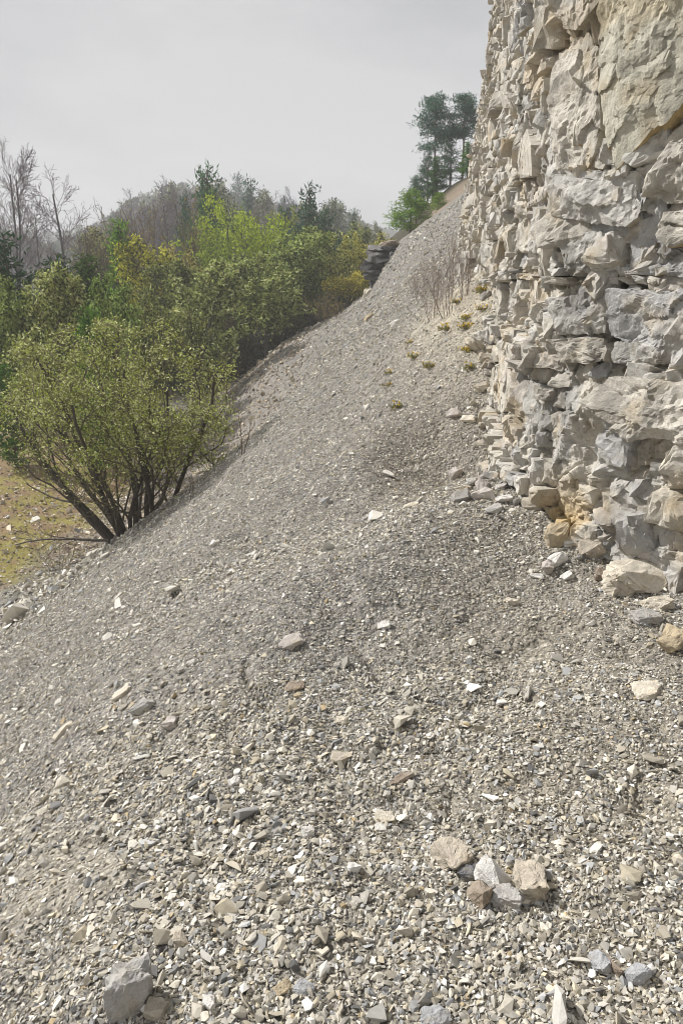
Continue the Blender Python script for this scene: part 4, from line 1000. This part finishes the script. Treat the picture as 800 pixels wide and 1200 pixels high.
# far-off wood
def far_wood():
    rng = np.random.default_rng(77); pos, W_, tr = [], [], []
    for (ya, yb, n, vs_, smin) in [(250, 430, 650, [(-60, 250), (60, 285), (110, 268), (140, 246), (180, 226), (215, 218), (260, 222), (320, 236), (370, 248), (420, 258), (440, 278), (480, 285), (560, 285)], 4), (500, 640, 260, [(-80, 262), (60, 272), (100, 262), (130, 258), (240, 262), (400, 262), (440, 272), (480, 258), (600, 250)], 5)]:
        ys = rng.uniform(ya, yb, n)
        for y in ys:
            u = rng.uniform(-60, 520); x = at(u, 300, y)[0]
            g = float(H(np.array([x]), np.array([y]))[0]); vt = np.interp(u, *zip(*vs_)) + abs(rng.normal(0, 9))
            h = at(u, vt, y)[2] - g
            if h < 3: continue
            h = min(h, 24) * rng.uniform(.8, 1.08); con = rng.random() < .5; m = int(90 + 7 * h)
            q = rng.random(m) ** (.8 if con else .6); rad = h * (.19 * (1 - q) ** .8 + .02 if con else .28 * np.sqrt(np.clip(1 - (1.7 * q - .75) ** 2, 0, 1)) + .02) * rng.uniform(.4, 1.05, m)
            az = rng.random(m) * 6.283
            P = np.stack([x + rad * np.cos(az), y + rad * np.sin(az), g + h * (.12 + .88 * q)], -1); pos.append(P)
            c = np.array((.07, .10, .065) if con else [(.15, .13, .10), (.17, .17, .08), (.12, .11, .09)][rng.integers(3)]); W_.append(np.tile(c * rng.uniform(.8, 1.2), (m, 1)))
            tr.append((np.array([[x, y, g - .5], [x, y, g + h * .5], [x, y, g + h * .95]]), np.array([.18, .12, .03]), 0))
    pos = np.concatenate(pos); cc = np.repeat(np.concatenate(W_), 4, 0)
    v = leaves(rng, pos, 1.9, .8, [(1, 1, 1)], [1.], drop=-.3)
    t = tubes(tr, (4,), .05)
    V = np.concatenate([v[0], t[0]]); me = mesh('distant_wood', V, [v[1], t[1] + len(v[0])], np.concatenate([v[2] * cc, t[2]]), M_LEAF)
    tag(link('distant_wood', me), 'pale hazy wood on the hills across the valley', kind='stuff')
far_wood()

# ------------------------------------------------------------------ haze over the valley
HAZE = .0012
bm = bmesh.new(); bmesh.ops.create_cube(bm, size=1)
me = bpy.data.meshes.new('haze'); bm.to_mesh(me); bm.free()
o = link('haze', me, loc=(0, 300, 38)); o.scale = (1100, 960, 96)
m, nt, out = mat_new('haze_air'); pv = nt.nodes.new('ShaderNodeVolumePrincipled'); pv.inputs['Color'].default_value = (.955, .975, 1, 1); pv.inputs['Density'].default_value = HAZE
nt.links.new(pv.outputs[0], out.inputs['Volume']); me.materials.append(m); tag(o, 'thin grey haze over the valley', kind='stuff')


# ------------------------------------------------------------------ light
SUN_EL, SUN_AZ = R(39), R(-60)      # azimuth measured from +Y towards +X: the sun stands ahead and to the left
sd = np.array([math.sin(SUN_AZ) * math.cos(SUN_EL), math.cos(SUN_AZ) * math.cos(SUN_EL), math.sin(SUN_EL)])
ld = bpy.data.lights.new('sun', 'SUN'); ld.energy = 5.0; ld.angle = R(3); ld.color = (1, .97, .94)
lo = bpy.data.objects.new('sun', ld); COL.objects.link(lo)
lo.rotation_euler = Vector(sd).to_track_quat('Z', 'Y').to_euler()
w = bpy.data.worlds.new('World'); scene.world = w; w.use_nodes = True
nt = w.node_tree; nt.nodes.clear(); L = nt.links.new
out = nt.nodes.new('ShaderNodeOutputWorld'); bg = nt.nodes.new('ShaderNodeBackground')
sky = nt.nodes.new('ShaderNodeTexSky'); sky.sky_type = 'NISHITA'; sky.sun_disc = False
sky.sun_elevation = SUN_EL; sky.sun_rotation = SUN_AZ; sky.air_density = 2; sky.dust_density = 4
tc = N(nt, 'ShaderNodeTexCoord')
mp = N(nt, 'ShaderNodeMapping'); mp.inputs['Scale'].default_value = (1, 1, 2.6); L(tc.outputs['Generated'], mp.inputs[0])
nz = N(nt, 'ShaderNodeTexNoise', i_Scale=1.5, i_Detail=5, i_Roughness=.55); L(mp.outputs[0], nz.inputs['Vector'])
cl = ramp(nt, nz.outputs['Fac'], [(.38, (3.5, 3.65, 4.0)), (.62, (6.6, 6.6, 6.7))])
sx = N(nt, 'ShaderNodeSeparateXYZ'); L(tc.outputs['Generated'], sx.inputs[0])
cl = mixc(nt, cl, ramp(nt, sx.outputs[2], [(.0, .67), (.35, .71), (1.0, .84)]), 1, 'MULTIPLY')   # an overcast sky is brightest overhead
hs = N(nt, 'ShaderNodeHueSaturation', i_Saturation=.12); L(sky.outputs[0], hs.inputs['Color'])
mx = mixc(nt, hs.outputs[0], cl, .88)
L(mx, bg.inputs[0]); bg.inputs[1].default_value = .1; L(bg.outputs[0], out.inputs[0])
vs = scene.view_settings; vs.view_transform = 'Standard'; vs.look = 'None'; vs.exposure = .4; vs.gamma = 1; vs.use_curve_mapping = False
scene.cycles.use_denoising = True
scene.cycles.filter_width = 1.0; scene.cycles.max_bounces = 8; scene.cycles.volume_bounces = 2; scene.cycles.diffuse_bounces = 4
